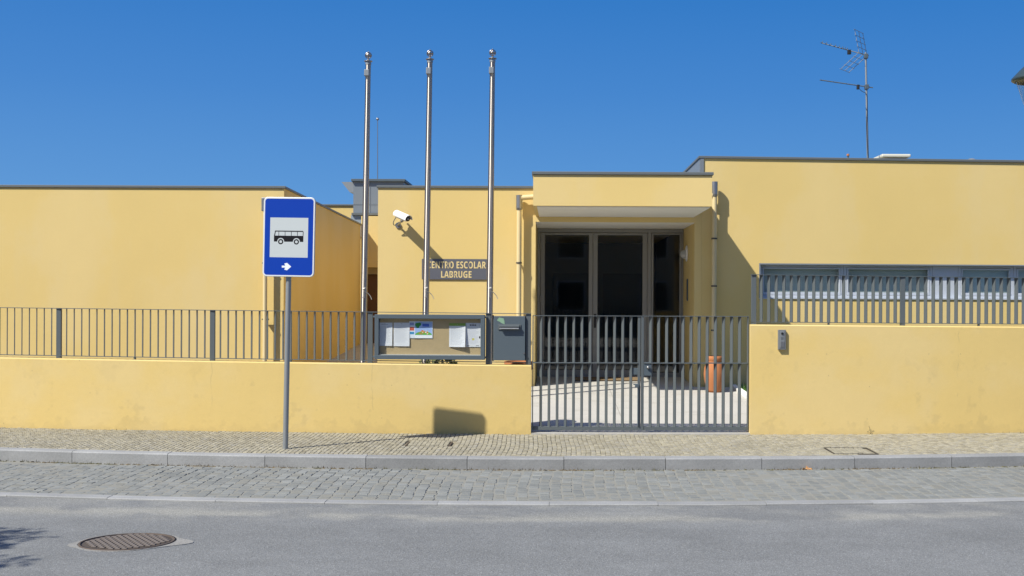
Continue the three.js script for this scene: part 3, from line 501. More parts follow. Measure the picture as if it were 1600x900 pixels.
// ------------------------------------------------------------------ notice board, its papers, letter box
{
  const x0 = -2.275, x1 = -.895, xm = (x0 + x1) / 2, d = dWall(xm) + .065, turn = Math.atan2(dWall(x1) - dWall(x0), x1 - x0);
  const yT = at(670, 491.5, d).y, yB = at(670, 561.5, d).y, W = x1 - x0, H = yT - yB, F = .052;
  const nb = thing('notice_board', 'grey framed notice board with papers fixed to the railing', 'notice board', [xm, yB, -d], turn);
  part('frame', [rspan(-W / 2, W / 2, H - F, H, -.05, .045, .004), rspan(-W / 2, W / 2, 0, F, -.05, .045, .004), rspan(-W / 2, -W / 2 + F, F, H - F, -.05, .045, .004), rspan(W / 2 - F, W / 2, F, H - F, -.05, .045, .004)], M.railDark, nb);
  part('back_panel', span(-W / 2 + F - .002, W / 2 - F + .002, F - .002, H - F + .002, -.045, -.03), std({ map: tex(256, 128, (u, v, x, y) => { const k = .95 + .12 * (fbm(u, v, 20, 10, 4, 611) - .5) + .05 * (hash(x, y, 6) - .5); return [.50 * k, .375 * k, .215 * k]; }, true, 1 / 1.4, 1 / .6), roughness: .9 }), nb);
  part('pane', span(-W / 2 + F - .003, W / 2 - F + .003, F - .003, H - F + .003, .026, .030), M.glass, nb);
  part('sill_strip', span(-W / 2 + F, W / 2 - F, F + .0005, F + .008, -.03, .02), std({ color: rgb(.5, .5, .48), roughness: .5 }), nb);
  part('lock', rbox(.016, .028, .014, .003, W / 2 - F - .012, H * .5, .036), M.black, nb);
  for (const s of [-1, 1]) for (const y of [.03, H - .03]) part('fixing', rbox(.03, .02, .03, .004, s * (W / 2 + .012), y, 0), M.railDark, nb);
  const sheet = (w, h, curl, side) => { const g = new THREE.PlaneGeometry(w, h, 10, 14), p = g.attributes.position; for (let i = 0; i < p.count; i++) { const u = p.getX(i) / w + .5, v = p.getY(i) / h + .5, e = side > 0 ? u : 1 - u; p.setZ(i, curl * Math.pow(clamp(e * .7 + (1 - v) * .6 - .25), 2) + .004 * Math.sin(u * 5 + v * 3) * (1 - v) + .002); } g.computeVertexNormals(); return g; };
  const page = (fn) => { const c = document.createElement('canvas'); c.width = 256; c.height = 360; const k = c.getContext('2d'); k.fillStyle = '#e9eaf0'; k.fillRect(0, 0, 256, 360); fn(k); const t = new THREE.CanvasTexture(c); t.colorSpace = THREE.SRGBColorSpace; return std({ map: t, color: rgb(.86, .86, .88), roughness: .8, side: THREE.DoubleSide }); };
  const lines = (k, y0, y1, st, x0, x1, ink) => { k.fillStyle = ink; for (let y = y0; y < y1; y += st) { let x = x0; const e = x1 - rr(0, 60); while (x < e) { const w = rr(6, 24); k.fillRect(x, y, w, 3); x += w + 5; } } };
  const put = (px0, py0, px1, py1, mat, label, curl, side) => { const a = at(px0, py0, d + .03), c = at(px1, py1, d + .03), w = c.x - a.x, h = a.y - c.y, t = thing('paper_notice', label, 'paper', [(a.x + c.x) / 2, (a.y + c.y) / 2, -(dWall((a.x + c.x) / 2) + .065 + .028)], turn);
    part('sheet', sheet(w, h, curl, side), mat, t); part('pin', new THREE.SphereGeometry(.005, 8, 6).translate(0, h / 2 - .012, .006), M.steelDull, t); return t; };
  put(589.5, 504, 613, 540.5, page((k) => { lines(k, 60, 320, 13, 30, 230, '#a9adb8'); k.fillStyle = '#9aa2c0'; k.fillRect(60, 26, 120, 6); }), 'white printed page at the far left of the notice board', .02, 1);
  put(615, 504, 640, 541, page((k) => lines(k, 40, 300, 15, 30, 225, '#b5b8c2')), 'white page beside the colourful poster in the notice board', .016, 1);
  put(702, 505, 727.5, 542, page((k) => { k.fillStyle = '#8fae4a'; k.fillRect(0, 0, 256, 40); lines(k, 80, 330, 13, 26, 230, '#9ea3ad'); }), 'white page with green heading and lifted corner in the notice board', .05, 1);
  put(727.8, 504.5, 751, 542, page((k) => { k.fillStyle = '#4a4a5e'; for (let i = 0; i < 4; i++) k.fillRect(70 + i * 29, 22, 22, 22); lines(k, 70, 310, 14, 30, 226, '#aeb0c6'); k.fillStyle = '#d9cf6a'; k.fillRect(110, 230, 40, 30); k.fillStyle = '#555'; k.fillRect(30, 338, 40, 8); k.fillRect(180, 338, 50, 8); }), 'white page with dark heading at the far right of the notice board', .012, 1);
  { // poster with a simple drawn landscape
    const c = document.createElement('canvas'); c.width = 384; c.height = 288; const k = c.getContext('2d'); k.fillStyle = '#dfe6f2'; k.fillRect(0, 0, 384, 288);
    k.fillStyle = '#c9604a'; k.fillRect(8, 96, 74, 64); k.fillStyle = '#3f8fc4'; k.fillRect(8, 178, 74, 44); k.fillStyle = '#8d9bd0'; k.fillRect(8, 20, 70, 50); k.fillStyle = '#9fb8ea'; k.fillRect(94, 10, 282, 226); k.fillStyle = '#4868c8'; k.fillRect(215, 40, 110, 50);
    k.fillStyle = '#2f8a3c'; for (const [x, y, r] of [[130, 60, 34], [165, 50, 30], [140, 90, 26]]) { k.beginPath(); k.arc(x, y, r, 0, 7); k.fill(); }
    k.fillStyle = '#68ad45'; k.beginPath(); k.ellipse(235, 232, 138, 60, 0, Math.PI, 0); k.fill();
    for (let i = 0; i < 26; i++) { k.fillStyle = ['#e0b83a', '#d2553c', '#f0f0e8', '#c8703c'][i % 4]; k.beginPath(); k.arc(150 + rr(0, 170), 150 + rr(0, 70), rr(6, 13), 0, 7); k.fill(); }
    k.fillStyle = '#eef0f4'; k.fillRect(94, 238, 282, 42);
    const t = new THREE.CanvasTexture(c); t.colorSpace = THREE.SRGBColorSpace; put(639.5, 502, 676, 528.5, std({ map: t, roughness: .7, side: THREE.DoubleSide }), 'colourful landscape poster hanging in the notice board', .008, 1);
  }
  const m0 = -.785, m1 = -.392, mm = (m0 + m1) / 2, md = dWall(mm) + .085, mT = at(798, 494, md).y, mB = at(798, 563, md).y, mb = thing('letter_box', 'dark grey letter box panel with slot beside the gate', 'letter box', [mm, mB, -md], 0);
  const mw = m1 - m0, mh = mT - mB; part('panel', [rbox(mw, mh, .16, .006, 0, mh / 2, -.035)], M.railDark, mb);
  const fl = part('slot_plate', [rbox(.285, .07, .014, .004, 0, mh - .135, .05), rbox(.25, .026, .05, .006, 0, mh - .125, .07)], M.rail, mb); part('flap', rbox(.235, .014, .03, .003, 0, mh - .152, .082), std({ color: rgb(.55, .57, .6), roughness: .3, metalness: .6 }), fl);
  const sh = new THREE.Shape([[-.05, .0], [-.02, .035], [.035, .025], [.045, -.005], [.05, -.05], [.01, -.035], [-.01, -.02]].map((q) => new THREE.Vector2(...q)));
  part('sticker', new THREE.ExtrudeGeometry(sh, { depth: .0015, bevelEnabled: false }).translate(-.11, mh - .052, .0455), std({ color: rgb(.22, .36, .24), roughness: .6 }), mb);
  part('lock', rod([mw / 2 - .012, .09, .045], [mw / 2 - .012, .09, .054], .012), M.steel, mb);
  for (const s of [-1, 1]) part('mounting_strip', box(.02, mh + .02, .03, s * (mw / 2 + .0115), mh / 2, -.03), M.rail, mb);
}
{ // intercom
  const X = at(1222, 531, 14.4).x, t = thing('intercom', 'grey intercom panel on the wall right of the gate', 'intercom', [X, at(1222, 531, 14.4).y, -dWall(X)], Math.atan(.021 * (X + .3)));
  part('housing', rbox(.098, .25, .036, .006, 0, 0, .018), std({ color: rgb(.16, .17, .18), roughness: .5 }), t); part('face_plate', rbox(.062, .212, .008, .003, 0, .005, .037), M.galv, t);
  part('camera_lens', new THREE.CylinderGeometry(.015, .015, .01, 18).rotateX(Math.PI / 2).translate(0, .078, .044), M.black, t); part('call_button', rbox(.046, .07, .006, .002, 0, -.055, .042), M.steelDull, t); part('speaker', [0, 1, 2].map((i) => box(.036, .003, .002, 0, .03 - i * .012, .0415)), M.black, t);
}

// ------------------------------------------------------------------ bus stop sign
{
  const base = at(446, 703, 12.965); base.y = yWalk(base.x, 12.965) - .01;
  const t = thing('bus_stop_sign', 'blue bus stop sign with bus symbol and arrow on a grey pole', 'bus stop sign', base);
  t.rotation.set(0, 0, -.0145);
  part('pole', [rod([0, -.15, 0], [0, 2.60, 0], .03, .03, 20), new THREE.SphereGeometry(.03, 20, 8, 0, 6.3, 0, 1.57).scale(1, .3, 1).translate(0, 2.60, 0)], M.galv, t);
  const yaw = new THREE.Group(); const W = .592, H = .892, yc = 1.945 + H / 2;
  const rs = (w, h, r) => { const s = new THREE.Shape(); s.moveTo(-w / 2 + r, -h / 2); s.lineTo(w / 2 - r, -h / 2); s.absarc(w / 2 - r, -h / 2 + r, r, -Math.PI / 2, 0); s.lineTo(w / 2, h / 2 - r); s.absarc(w / 2 - r, h / 2 - r, r, 0, Math.PI / 2); s.lineTo(-w / 2 + r, h / 2); s.absarc(-w / 2 + r, h / 2 - r, r, Math.PI / 2, Math.PI); s.lineTo(-w / 2, -h / 2 + r); s.absarc(-w / 2 + r, -h / 2 + r, r, Math.PI, 1.5 * Math.PI); return s; };
  const c = document.createElement('canvas'); c.width = 592; c.height = 892; const k = c.getContext('2d');
  k.fillStyle = '#d4d7d9'; k.fillRect(0, 0, 592, 892);
  k.fillStyle = '#00389f'; k.beginPath(); k.roundRect(18, 18, 556, 856, 34); k.fill();
  k.fillStyle = '#b9c0c2'; k.fillRect(80, 230, 436, 445);
  k.fillStyle = '#141418';                                       // the bus
  k.beginPath(); k.moveTo(138, 376); k.lineTo(458, 376); k.lineTo(464, 388); k.lineTo(464, 500); k.lineTo(126, 500); k.lineTo(126, 436); k.closePath(); k.fill();
  k.fillStyle = '#b9c0c2'; for (const [x0, x1, s] of [[146, 178, -8], [184, 250, 0], [256, 322, 0], [328, 392, 0], [398, 456, 0]]) { k.beginPath(); k.moveTo(x0, 388); k.lineTo(x1, 388); k.lineTo(x1, 432); k.lineTo(x0 + s, 432); k.fill(); }
  for (const x of [204, 384]) { k.fillStyle = '#b9c0c2'; k.beginPath(); k.arc(x, 498, 40, 0, 7); k.fill(); k.fillStyle = '#141418'; k.beginPath(); k.arc(x, 500, 30, 0, 7); k.fill(); k.fillStyle = '#b9c0c2'; k.beginPath(); k.arc(x, 500, 16, 0, 7); k.fill(); }
  k.fillStyle = '#e2e6e8'; k.beginPath(); for (const [i, [x, y]] of [[222, 768], [262, 768], [250, 744], [282, 736], [330, 778], [282, 820], [250, 812], [262, 790], [222, 790]].entries()) i ? k.lineTo(x, y) : k.moveTo(x, y); k.fill();
  const tx = new THREE.CanvasTexture(c); tx.colorSpace = THREE.SRGBColorSpace; tx.anisotropy = 8;
  const pg = new THREE.ExtrudeGeometry(rs(W, H, .05), { depth: .018, bevelEnabled: true, bevelSize: .004, bevelThickness: .004, bevelOffset: -.004, bevelSegments: 2, curveSegments: 8 });
  const plate = part('panel', boxUV(pg), std({ color: rgb(.55, .57, .59), roughness: .5, metalness: .4 }), t, [.01, yc, .042]); plate.rotation.y = -.087;
  const fg = new THREE.ShapeGeometry(rs(W - .008, H - .008, .047), 8), p = fg.attributes.position, uv = []; for (let i = 0; i < p.count; i++) uv.push(p.getX(i) / W + .5, p.getY(i) / H + .5); fg.setAttribute('uv', new THREE.Float32BufferAttribute(uv, 2));
  part('sign_face', fg.translate(0, 0, .0235), phys({ map: tx, roughness: .6, specularIntensity: .35 }), plate);
  for (const y of [yc - .28, yc + .28]) part('clamp', [new THREE.TorusGeometry(.033, .006, 6, 18).rotateX(Math.PI / 2).translate(0, y, 0), rbox(.24, .035, .012, .003, 0, y, .034)], M.steelDull, t);
}

// ------------------------------------------------------------------ flagpoles
{
  const D = 17.9, mk = (label) => {
    const t = thing('flagpole', label, 'flagpole', [0, 0, 0], 0, 'flagpoles in front of the entrance block');
    const top = 5.36; part('pole', lathe([[.001, 0], [.05, 0], [.05, 1.9], [.046, 3.4], [.041, top - .3], [.041, top]], 32), M.steel, t);
    part('base_plate', lathe([[.001, .02], [.13, .02], [.13, 0]], 24), M.steelDull, t);
    part('truck', rbox(.075, .10, .10, .008, -.012, top - .19, .03), M.galv, t); part('collar', rod([0, top - .05, 0], [0, top, 0], .046, .046, 20), M.galv, t);
    part('cap', lathe([[.001, top + .035], [.02, top + .03], [.022, top + .012], [.062, top + .010], [.064, top - .002], [.001, top - .004]], 24), M.steelDull, t);
    const f = part('finial', [rod([0, top + .03, 0], [0, top + .16, 0], .007), new THREE.TorusGeometry(.045, .009, 8, 24).translate(0, top + .095, 0), new THREE.TorusGeometry(.045, .009, 8, 24).rotateY(Math.PI / 2).translate(0, top + .095, 0), new THREE.TorusGeometry(.045, .009, 8, 24).rotateX(Math.PI / 2).translate(0, top + .095, 0), new THREE.SphereGeometry(.026, 14, 10).translate(0, top + .095, 0)], M.steel, t);
    part('cleat', [rbox(.024, .16, .02, .005, .012, 1.70, .06), rod([-.01, 1.76, .075], [.03, 1.78, .075], .007), rod([-.01, 1.63, .075], [.03, 1.62, .075], .007)], M.steelDull, t);
    part('halyard', [tube([[.0, top - .24, .072], [.01, 4, .062], [.015, 2.6, .065], [.012, 1.72, .078]], .0035, 40, 5), tube([[.014, 1.72, .078], [.06, 1.70, .06], [.10, 1.66, .05], [.13, 1.60, .055]], .006, 14, 5)], std({ color: rgb(.35, .33, .28), roughness: .9 }), t);
    return t;
  };
  const first = mk('left flagpole, standing before the dark passage beside the notice board'), set = [[567, first], [664, first.clone()], [764, first.clone()]];
  const labels = [null, 'middle flagpole, crossing the left end of the name plate', 'right flagpole, crossing the right end of the name plate'], cap = [96, 93, 92];
  set.forEach(([px, o], i) => { if (i) { o.name = numbered('flagpole'); scene.add(o); info(o, labels[i], 'flagpole', 'flagpoles in front of the entrance block'); }
    const b = at(px, 560, D); b.y = yYard(D) - .02; const tp = at([575.5, 671.8, 769.6][i], cap[i], D); o.position.copy(b); const lean = Math.atan2(tp.x - at(px, 560, D).x, tp.y - at(px, 560, D).y); o.rotation.z = -lean; o.position.x -= Math.tan(lean) * (at(px, 560, D).y - b.y); o.scale.y = (tp.y - b.y) / 5.36; });
}

// ------------------------------------------------------------------ pots, plant, mat
{
  const belly = (h) => [lathe([[.001, 0], [.112, 0], [.124, h * .06], [.160, h * .28], [.178, h * .5], [.165, h * .68], [.132, h * .81], [.118, h * .85], [.134, h * .88], [.14, h * .93], [.134, h], [.108, h], [.1, h * .9], [.001, h * .88]], 36)];
  const pot = (h, r) => [lathe([[.001, 0], [r * .72, 0], [r * .80, h * .1], [r * .96, h * .55], [r, h * .78], [r * .93, h * .86], [r * 1.04, h * .87], [r * 1.08, h * .9], [r * 1.08, h], [r * .95, h], [r * .9, h * .9], [.001, h * .88]], 32)];
  const X = at(1115.5, 600, 19.2).x, p = thing('terracotta_pot', 'tall empty terracotta pot standing by the rain pipe behind the gate', 'pot', [X, yYard(19.15), -19.15]);
  part('body', belly(.60), M.terracotta, p); part('soil', new THREE.CylinderGeometry(.098, .098, .01, 24).translate(0, .545, 0), M.soil, p);
  const d2 = 15.0, q = at(810, 565, d2), p2 = thing('terracotta_pot', 'terracotta pot whose rim shows under the letter box', 'pot', [q.x, yYard(d2) - .02, -d2]);
  part('body', pot(q.y - yYard(d2) + .025, .17), M.terracotta, p2); part('soil', new THREE.CylinderGeometry(.15, .15, .01, 24).translate(0, q.y - yYard(d2) - .06, 0), M.soil, p2);
  const d3 = 15.3, s = at(686, 566, d3), pl = thing('shrub', 'low leafy shrub showing just under the notice board', 'shrub', [s.x, yYard(d3), -d3]);
  const lf = [], st = []; for (let i = 0; i < 170; i++) { const a = rr(0, 6.3), r = Math.sqrt(rnd()) * .25, y = s.y - yYard(d3) + rr(-.22, .08), g = new THREE.PlaneGeometry(.05, .085, 1, 2); { const pp = g.attributes.position; for (let j = 0; j < pp.count; j++) { const v = pp.getY(j) / .085 + .5; pp.setX(j, pp.getX(j) * (1 - Math.abs(v - .5) * 1.6)); pp.setZ(j, .012 * Math.sin(v * 3.1)); } g.computeVertexNormals(); } g.rotateX(rr(-1.3, .2)).rotateY(rr(0, 6.3)).translate(Math.cos(a) * r, y, Math.sin(a) * r * .6); lf.push(g); }
  for (let i = 0; i < 9; i++) { const a = rr(0, 6.3), r = rr(.05, .22); st.push(rod([0, 0, 0], [Math.cos(a) * r, s.y - yYard(d3) - .02, Math.sin(a) * r * .6], .008, .004, 5)); }
  const lm = part('foliage', lf, std({ color: rgb(.10, .11, .03), roughness: .6, side: THREE.DoubleSide }), pl); lm.userData.kind = 'stuff'; part('stem', st, M.bark, pl);
  const mt = thing('door_mat', 'brown coir door mat in front of the glazed doors', 'mat', [.95, yYard(21.15) + .004, -21.15]); mt.rotation.x = .028;
  part('pile', rbox(1.25, .018, .6, .006, 0, .009, 0), std({ color: rgb(.22, .15, .08), bumpMap: asphaltBump, bumpScale: .01, roughness: 1 }), mt); part('edge', [span(-.63, .63, 0, .012, .301, .312), span(-.63, .63, 0, .012, -.312, -.301)], M.black, mt);
}

// ------------------------------------------------------------------ aerial on the right roof
{
  const D = 22.2, t = thing('roof_aerial', 'tall television aerial mast with two antennas on the right roof', 'aerial'), b = at(1356.5, 249, D), tp = at(1352.5, 82, D); b.y = 4.12;
  part('mast', rod(b, tp, .021, .019, 10), M.galv, t);
  part('mast_clamp', [at(1353, 88, D), at(1354, 136, D)].map((q) => rbox(.07, .09, .09, .008, q.x, q.y, q.z)), M.railDark, t);
  { // upper UHF antenna with a corner reflector
    const o = at(1357, 87, D - .03), e = at(1283, 67, D + .55), ax = e.clone().sub(o), n = ax.clone().normalize(), side = new THREE.Vector3().crossVectors(n, new THREE.Vector3(0, 1, 0)).normalize(), up = new THREE.Vector3().crossVectors(side, n), A = part('antenna', rod(o, e, .010, .010, 6), M.railDark, t, null, 'upper antenna with a fan reflector'), el = [];
    const L = ax.length(); [.02, .11, .20, .30, .38, .45, .50, .55].forEach((f, i) => { const c = e.clone().addScaledVector(n, -f * L); el.push(rod(c.clone().addScaledVector(side, -.07 - .002 * i), c.clone().addScaledVector(side, .07 + .002 * i), .0065, .0065, 5), rod(c.clone(), c.clone().addScaledVector(up, .04), .012, .006, 5)); });
    part('director', el, M.railDark, A);
    part('dipole_box', [rbox(.07, .09, .06, .01).translate(...e.clone().addScaledVector(n, -.61 * L).addScaledVector(up, -.03).toArray())], M.black, A);
    const rf = []; for (const sgn of [1, -1]) { const r0 = o.clone().addScaledVector(n, .12), tipDir = up.clone().multiplyScalar(sgn).addScaledVector(n, .62).normalize(), len = .46;
      for (let i = 0; i <= 4; i++) { const c = r0.clone().addScaledVector(tipDir, len * i / 4); rf.push(rod(c.clone().addScaledVector(side, -.24), c.clone().addScaledVector(side, .24), .005, .005, 5)); }
      for (const q of [-.2, 0, .2]) rf.push(rod(r0.clone().addScaledVector(side, q), r0.clone().addScaledVector(side, q).addScaledVector(tipDir, len), .006, .006, 5)); }
    part('reflector', rf, M.galv, A);
  }
  { // lower VHF antenna, its rods nearly end-on
    const o = at(1364, 137, D - .02), e = at(1281, 125, D + .12), ax = e.clone().sub(o), n = ax.clone().normalize(), L = ax.length(), side = o.clone().sub(camera.position).normalize(), A = part('antenna', rod(o, e, .011, .011, 6), M.railDark, t, null, 'lower antenna with sparse rods'), el = [];
    for (const f of [.03, .26, .50, .56, .65, .97]) { const c = e.clone().addScaledVector(n, -f * L); el.push(rod(c.clone().addScaledVector(side, -.4), c.clone().addScaledVector(side, .4), .008, .008, 6)); }
    part('director', el, M.railDark, A); const q = e.clone().addScaledVector(n, -.72 * L); part('dipole_box', [rbox(.05, .09, .06, .01, q.x, q.y - .03, q.z)], M.black, A);
    part('feeder_cable', tube([q.clone().add(new THREE.Vector3(.02, -.07, .02)), q.clone().add(new THREE.Vector3(.07, -.12, .03)), at(1353, 146, D - .03), at(1354, 200, D - .025), at(1356, 247, D - .025)], .006, 30, 5), M.black, A);
  }
}
// ------------------------------------------------------------------ street lamp at the right edge
{
  const d = 13.0, e = at(1583, 123, d), r = .30, x = e.x + r, t = thing('street_lamp', 'post-top street lamp with domed hood at the right edge', 'street lamp', [x, .0, -d]), y = e.y;
  part('hood', lathe([[.001, y + .235], [.05, y + .23], [.14, y + .175], [.23, y + .085], [r, y + .01], [r + .002, y - .012], [r - .03, y - .03], [r - .04, y - .005], [.001, y + .02]], 40), std({ color: rgb(.05, .075, .08), roughness: .35, metalness: .3 }), t);
  part('bowl', lathe([[r - .045, y - .03], [r - .075, y - .12], [r - .12, y - .26], [r - .17, y - .40], [r - .175, y - .42]], 36), phys({ color: rgb(.9, .9, .88), roughness: .12, transmission: 1, thickness: 0, ior: 1.45, side: THREE.DoubleSide }), t);
  part('lamp_holder', rod([0, y - .42, 0], [0, y - .2, 0], .035, .03, 16), M.plastic, t); part('bulb', new THREE.SphereGeometry(.05, 16, 10).scale(1, 1.7, 1).translate(0, y - .12, 0), M.plastic, t);
  part('collar', lathe([[.045, y - .56], [.075, y - .5], [r - .16, y - .42], [r - .165, y - .43], [.06, y - .53]], 28), M.railDark, t);
  part('post', lathe([[.001, 0], [.085, 0], [.085, .5], [.06, .55], [.045, y - .55], [.001, y - .54]], 24), M.railDark, t);
  part('foot', lathe([[.15, 0], [.15, .02], [.09, .03], [.086, .06]], 24), M.railDark, t);
}
// ------------------------------------------------------------------ covers in the ground, litter, weeds
{
  const c = at(199.5, 853.5, 8.5), d = 8.47, X = c.x * d / 8.5, y = yRoad(d, X), t = thing('manhole_cover', 'round rusty brown manhole cover in the asphalt', 'manhole cover', [X, y, -d]); t.rotation.set(-.025, .12, 0);
  part('frame_ring', lathe([[.318, -.05], [.318, .008], [.338, .008], [.34, -.05]], 56), M.rust, t);
  part('cover', lathe([[.001, .003], [.312, .003], [.312, -.04]], 56), std({ color: rgb(.075, .06, .05), roughness: .8, metalness: .3 }), t);
  const s = []; for (let i = -6; i <= 6; i++) for (let j = -6; j <= 6; j++) { const x = i * .047 + (j % 2 ? .0235 : 0), z = j * .047; if (Math.hypot(x, z) < .286) s.push(clean(new RoundedBoxGeometry(.036, .009, .032, 1, .003).translate(x, .0065, z))); }
  const st = part('tread_stud', s.map(boxUV), std({ color: rgb(.17, .145, .13), roughness: .75, metalness: .25 }), t); st.userData.kind = 'stuff';
  // ragged mortar collar round the frame
  const rim = new THREE.Shape(); const N = 72; for (let i = 0; i < N; i++) { const a = i / N * 6.2832, big = Math.exp(-Math.pow(((a + .15 + Math.PI) % 6.2832 - Math.PI) / .30, 2)) * .13 + Math.exp(-Math.pow((a - 3.35) / .25, 2)) * .05, r = .349 + .016 * fbm(i / N, .5, 9, 3, 3, 811) + big + .006 * hash(i, 3, 4); i ? rim.lineTo(Math.cos(a) * r, Math.sin(a) * r) : rim.moveTo(Math.cos(a) * r, Math.sin(a) * r); }
  const hole = new THREE.Path(); hole.absarc(0, 0, .343, 0, 6.2832, true); rim.holes.push(hole);
  part('mortar_collar', boxUV(new THREE.ExtrudeGeometry(rim, { depth: .03, bevelEnabled: false, curveSegments: 60 }).rotateX(-Math.PI / 2).translate(0, -.026, 0)), std({ map: speckle(151, .16, .36, [1, .98, .94], .5), roughness: 1, bumpMap: asphaltBump, bumpScale: .008 }), t);
}
COVERS.forEach(([x, d, w, l], i) => {
  const t = thing('pavement_cover', ['sett-filled square cover in the pavement right of the gate', 'sett-filled cover in the pavement beside the sign shadow'][i], 'cover', [x, yWalk(x, d), -d]); t.rotation.x = .01;
  const f = .011, m = i ? M.rust : M.pipeDark, T = .002;
  if (i) part('frame', [span(-w / 2, -w / 2 + f * 1.6, -.03, T, -.1, l / 2), span(w / 2 - f * 1.6, w / 2, -.03, T, -.1, l / 2)], m, t); else part('frame', [span(-w / 2, -w / 2 + f, -.03, T, -l / 2, l / 2), span(w / 2 - f, w / 2, -.03, T, -l / 2, l / 2), span(-w / 2 + f, w / 2 - f, -.03, T, -l / 2, -l / 2 + f * .8), span(-w / 2 + f, w / 2 - f, -.03, T, l / 2 - f * .8, l / 2)], m, t);
  if (!i) part('key_slot', [box(.05, .006, .02, -.02, -.001, -l / 2 + .03), box(.06, .006, .02, .06, -.001, l / 2 - .07)], M.pipeDark, t);
  const list = [], sh = [...Array(6)].map(() => sett(.047, .048, .03, .005, .003)); for (let a = -w / 2 + .045; a < w / 2 - .03; a += .052) for (let b = -l / 2 + .04; b < l / 2 - .025; b += .052) { const k = rr(.85, 1.1); list.push({ m: new THREE.Matrix4().makeTranslation(a, rr(-.002, .001), b), g: sh[rnd() * 6 | 0], c: [.34 * k, .315 * k, .24 * k] }); }
  stuffMesh(list, std({ map: graniteFine, vertexColors: true, roughness: .9 }), t, 'sett_infill'); part('tray', box(w - .03, .02, l - .03, 0, -.03, 0), M.jointPale, t);
});
{ // moss, dry grass and grit gathered along the foot of the kerb
  const it = [], tuft = sett(.03, .022, .012, .008, .006), blade = boxUV((() => { const g = tri3([-.003, 0, 0, .003, 0, 0, 0, .022, .01]); g.computeVertexNormals(); return g; })());
  for (let i = 0; i < 2600; i++) { const X = rr(-9, 8.2), n = fbm(X / 30 + .5, .3, 60, 3, 4, 900); if (n < .44 && rnd() > .25) continue; const d = dKerb(X) - Math.abs(rr(-.035, .035)) - .006, c = n > .56 ? [.11, .085, .05] : [.09, .085, .045], k = rr(.6, 1.4);
    it.push({ m: new THREE.Matrix4().compose(new THREE.Vector3(X, -.128 + rr(0, .008), -d), new THREE.Quaternion().setFromEuler(new THREE.Euler(rr(-.3, .3), rr(0, 6.3), rr(-.3, .3))), new THREE.Vector3(rr(.5, 1.6), rr(.6, 1.6), rr(.5, 1.3))), g: rnd() < .75 ? tuft : blade, c: c.map((q) => q * k) }); }
  info(stuffMesh(it, std({ vertexColors: true, roughness: 1, side: THREE.DoubleSide }), null, 'moss'), 'brown moss and grit along the foot of the kerb', 'moss', null, 'stuff');
  const gt = []; for (let i = 0; i < 420; i++) { const r = rnd() < .5, X = r ? rr(GR + .05, 8) : rr(-9, GL - .05); if (fbm(X / 30 + .5, .7, 70, 3, 3, 930) < .5) continue; const d = dWall(X) - rr(.004, .022), k = rr(.5, 1.2); gt.push({ m: new THREE.Matrix4().compose(new THREE.Vector3(X, .018, -d), new THREE.Quaternion().setFromEuler(new THREE.Euler(0, rr(0, 6.3), 0)), new THREE.Vector3(rr(.4, 1.3), rr(.5, 1.1), rr(.4, 1))), g: rnd() < .8 ? tuft : blade, c: [.12 * k, .10 * k, .065 * k] }); }
  info(stuffMesh(gt, std({ vertexColors: true, roughness: 1, side: THREE.DoubleSide }), null, 'grit'), 'dark grit and dry weeds along the foot of the boundary walls', 'grit', null, 'stuff');
  const wx = at(1361, 670, 14.5).x, wd = thing('weed', 'dry thin weed growing at the foot of the right wall', 'weed', [wx, .02, -dWall(wx) + .02]);
  part('stalk', [tube([[0, 0, 0], [-.01, .05, .01], [-.025, .10, .005]], .0022, 8, 4), tube([[0, 0, 0], [.012, .03, .01], [.04, .05, .01]], .0018, 8, 4), tube([[0, 0, 0], [-.01, .012, .0], [-.05, .012, .01]], .0016, 8, 4)], M.bark, wd);
  part('leaves', [[-.02, .05], [.03, .03], [-.04, .03]].map(([x, y]) => new THREE.PlaneGeometry(.022, .008).rotateX(-.6).translate(x, y, .012)), std({ color: rgb(.16, .13, .06), roughness: 1, side: THREE.DoubleSide }), wd);
  const leafShape = () => { const g = new THREE.PlaneGeometry(.07, .05, 4, 2), p = g.attributes.position; for (let i = 0; i < p.count; i++) { const u = p.getX(i) / .035; p.setY(i, p.getY(i) * (1.05 - u * u)); p.setZ(i, .012 * u * u + .006 * Math.sin(u * 4 + p.getY(i) * 60)); } g.computeVertexNormals(); return g.rotateX(-Math.PI / 2); };
  const dry = std({ color: rgb(.45, .24, .10), roughness: .9, side: THREE.DoubleSide });
  const spots = [[1258, 'dry orange leaf at the kerb foot, left one of the pair right of the gate'], [1265, 'dry orange leaf at the kerb foot, right one of the pair right of the gate']];
  for (const [px, lab] of spots) { const X = at(px, 730, 12.4).x, t = info(part(numbered('fallen_leaf'), leafShape(), dry), lab, 'leaf'); t.position.set(X, -.118, -dKerb(X) + rr(.03, .06)); t.rotation.set(rr(-.3, .3), rr(0, 6), rr(-.3, .3)); t.scale.setScalar(rr(.9, 1.3)); }
}
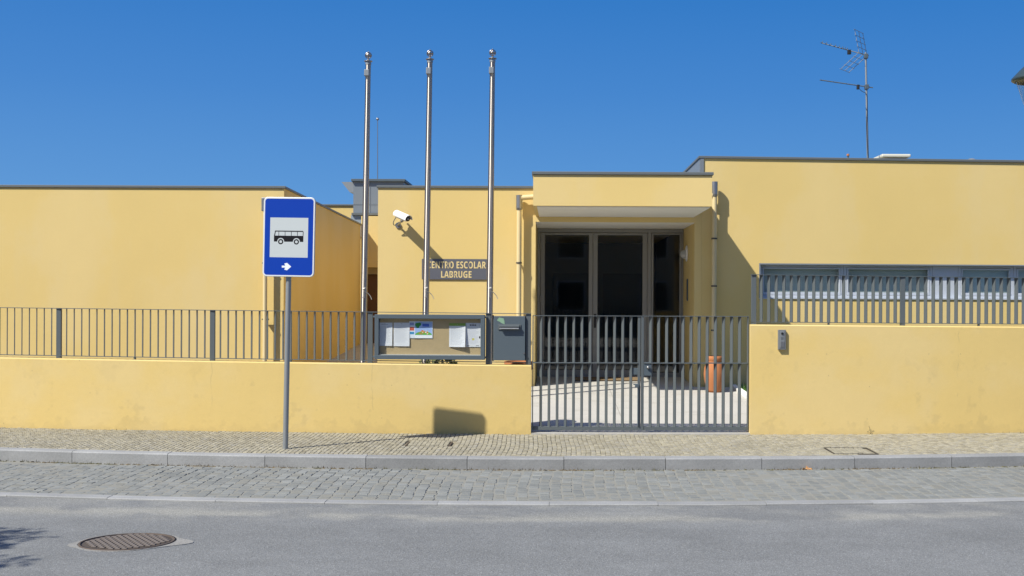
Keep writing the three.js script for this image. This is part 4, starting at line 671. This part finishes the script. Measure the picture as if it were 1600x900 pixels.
{ // the houses across the street, behind the lens: what the door panes and the poles mirror
  const t = thing('opposite_house', 'plain rendered house across the street facing the school', 'house', [0, 0, 9.5]);
  part('wall', span(-22, 22, -.3, 5.2, 0, 8), std({ color: rgb(.44, .37, .27), roughness: .9 }), t);
  const sh = new THREE.Shape([[-.6, 5.2], [4, 7.4], [8.6, 5.2]].map((q) => new THREE.Vector2(...q))); part('roof', new THREE.ExtrudeGeometry(sh, { depth: 45, bevelEnabled: false }).rotateY(-Math.PI / 2).translate(22.5, 0, 0), std({ color: rgb(.30, .13, .07), roughness: .9 }), t);
  for (let x = -19; x < 20; x += 3.8) { const w = part('window', span(x, x + 1.3, 1.1, 2.5, -.03, -.001), M.white, t); part('pane', span(x + .06, x + 1.24, 1.16, 2.44, -.04, -.031), M.hallDark, w); const w2 = part('window', span(x, x + 1.3, 3.5, 4.6, -.03, -.001), M.white, t); part('pane', span(x + .06, x + 1.24, 3.56, 4.54, -.04, -.031), M.hallDark, w2); }
}
{ // street tree on the near side, outside the frame: its crown throws the shadow on the asphalt at lower left
  const t = thing('street_tree', 'leafy street tree left of the camera shading the road edge', 'tree', [-7.75, 0, -5.35]);
  part('trunk', [rod([0, -.3, 0], [.05, 1.5, 0], .12, .09, 12), rod([.05, 1.45, 0], [.2, 2.6, .1], .09, .05, 10), ...[[.9, 3.3, .3], [-.8, 3.4, .2], [.3, 3.6, -.9], [0, 4.0, .6], [-.4, 3.8, -.6]].map((e) => rod([.12, 2.0, .05], e, .045, .012, 8))], M.bark, t);
  const n = 6000, P = [], cl = [...Array(34)].map(() => { const a = rr(0, 6.3), e = rr(-.7, 1), r = 1.35 * Math.cbrt(rnd()) ; return [Math.cos(a) * r * Math.sqrt(1 - e * e * .5), 3.3 + e * .95, Math.sin(a) * r * Math.sqrt(1 - e * e * .5), rr(.22, .42)]; });
  for (let i = 0; i < n; i++) { const [cx, cy, cz, cr] = cl[i % cl.length], d = new THREE.Vector3(rr(-1, 1), rr(-1, 1), rr(-1, 1)).normalize().multiplyScalar(cr * Math.cbrt(rnd())), c = new THREE.Vector3(cx, cy, cz).add(d), a = new THREE.Vector3(rr(-1, 1), rr(-1, .4), rr(-1, 1)).normalize(), b = new THREE.Vector3(rr(-1, 1), rr(-1, 1), rr(-1, 1)).cross(a).normalize(), tip = c.clone().addScaledVector(a, .11), l = c.clone().addScaledVector(a, .05).addScaledVector(b, .026), r = c.clone().addScaledVector(a, .05).addScaledVector(b, -.026); P.push(...c.toArray(), ...l.toArray(), ...tip.toArray(), ...c.toArray(), ...tip.toArray(), ...r.toArray()); }
  const g = tri3(P); g.computeVertexNormals(); part('crown', g, std({ color: rgb(.06, .11, .03), roughness: .7, side: THREE.DoubleSide }), t).userData.kind = 'stuff';
}

scene.traverse((o) => { if (o.isMesh) { o.castShadow = o.receiveShadow = true; } });
renderer.render(scene, camera);
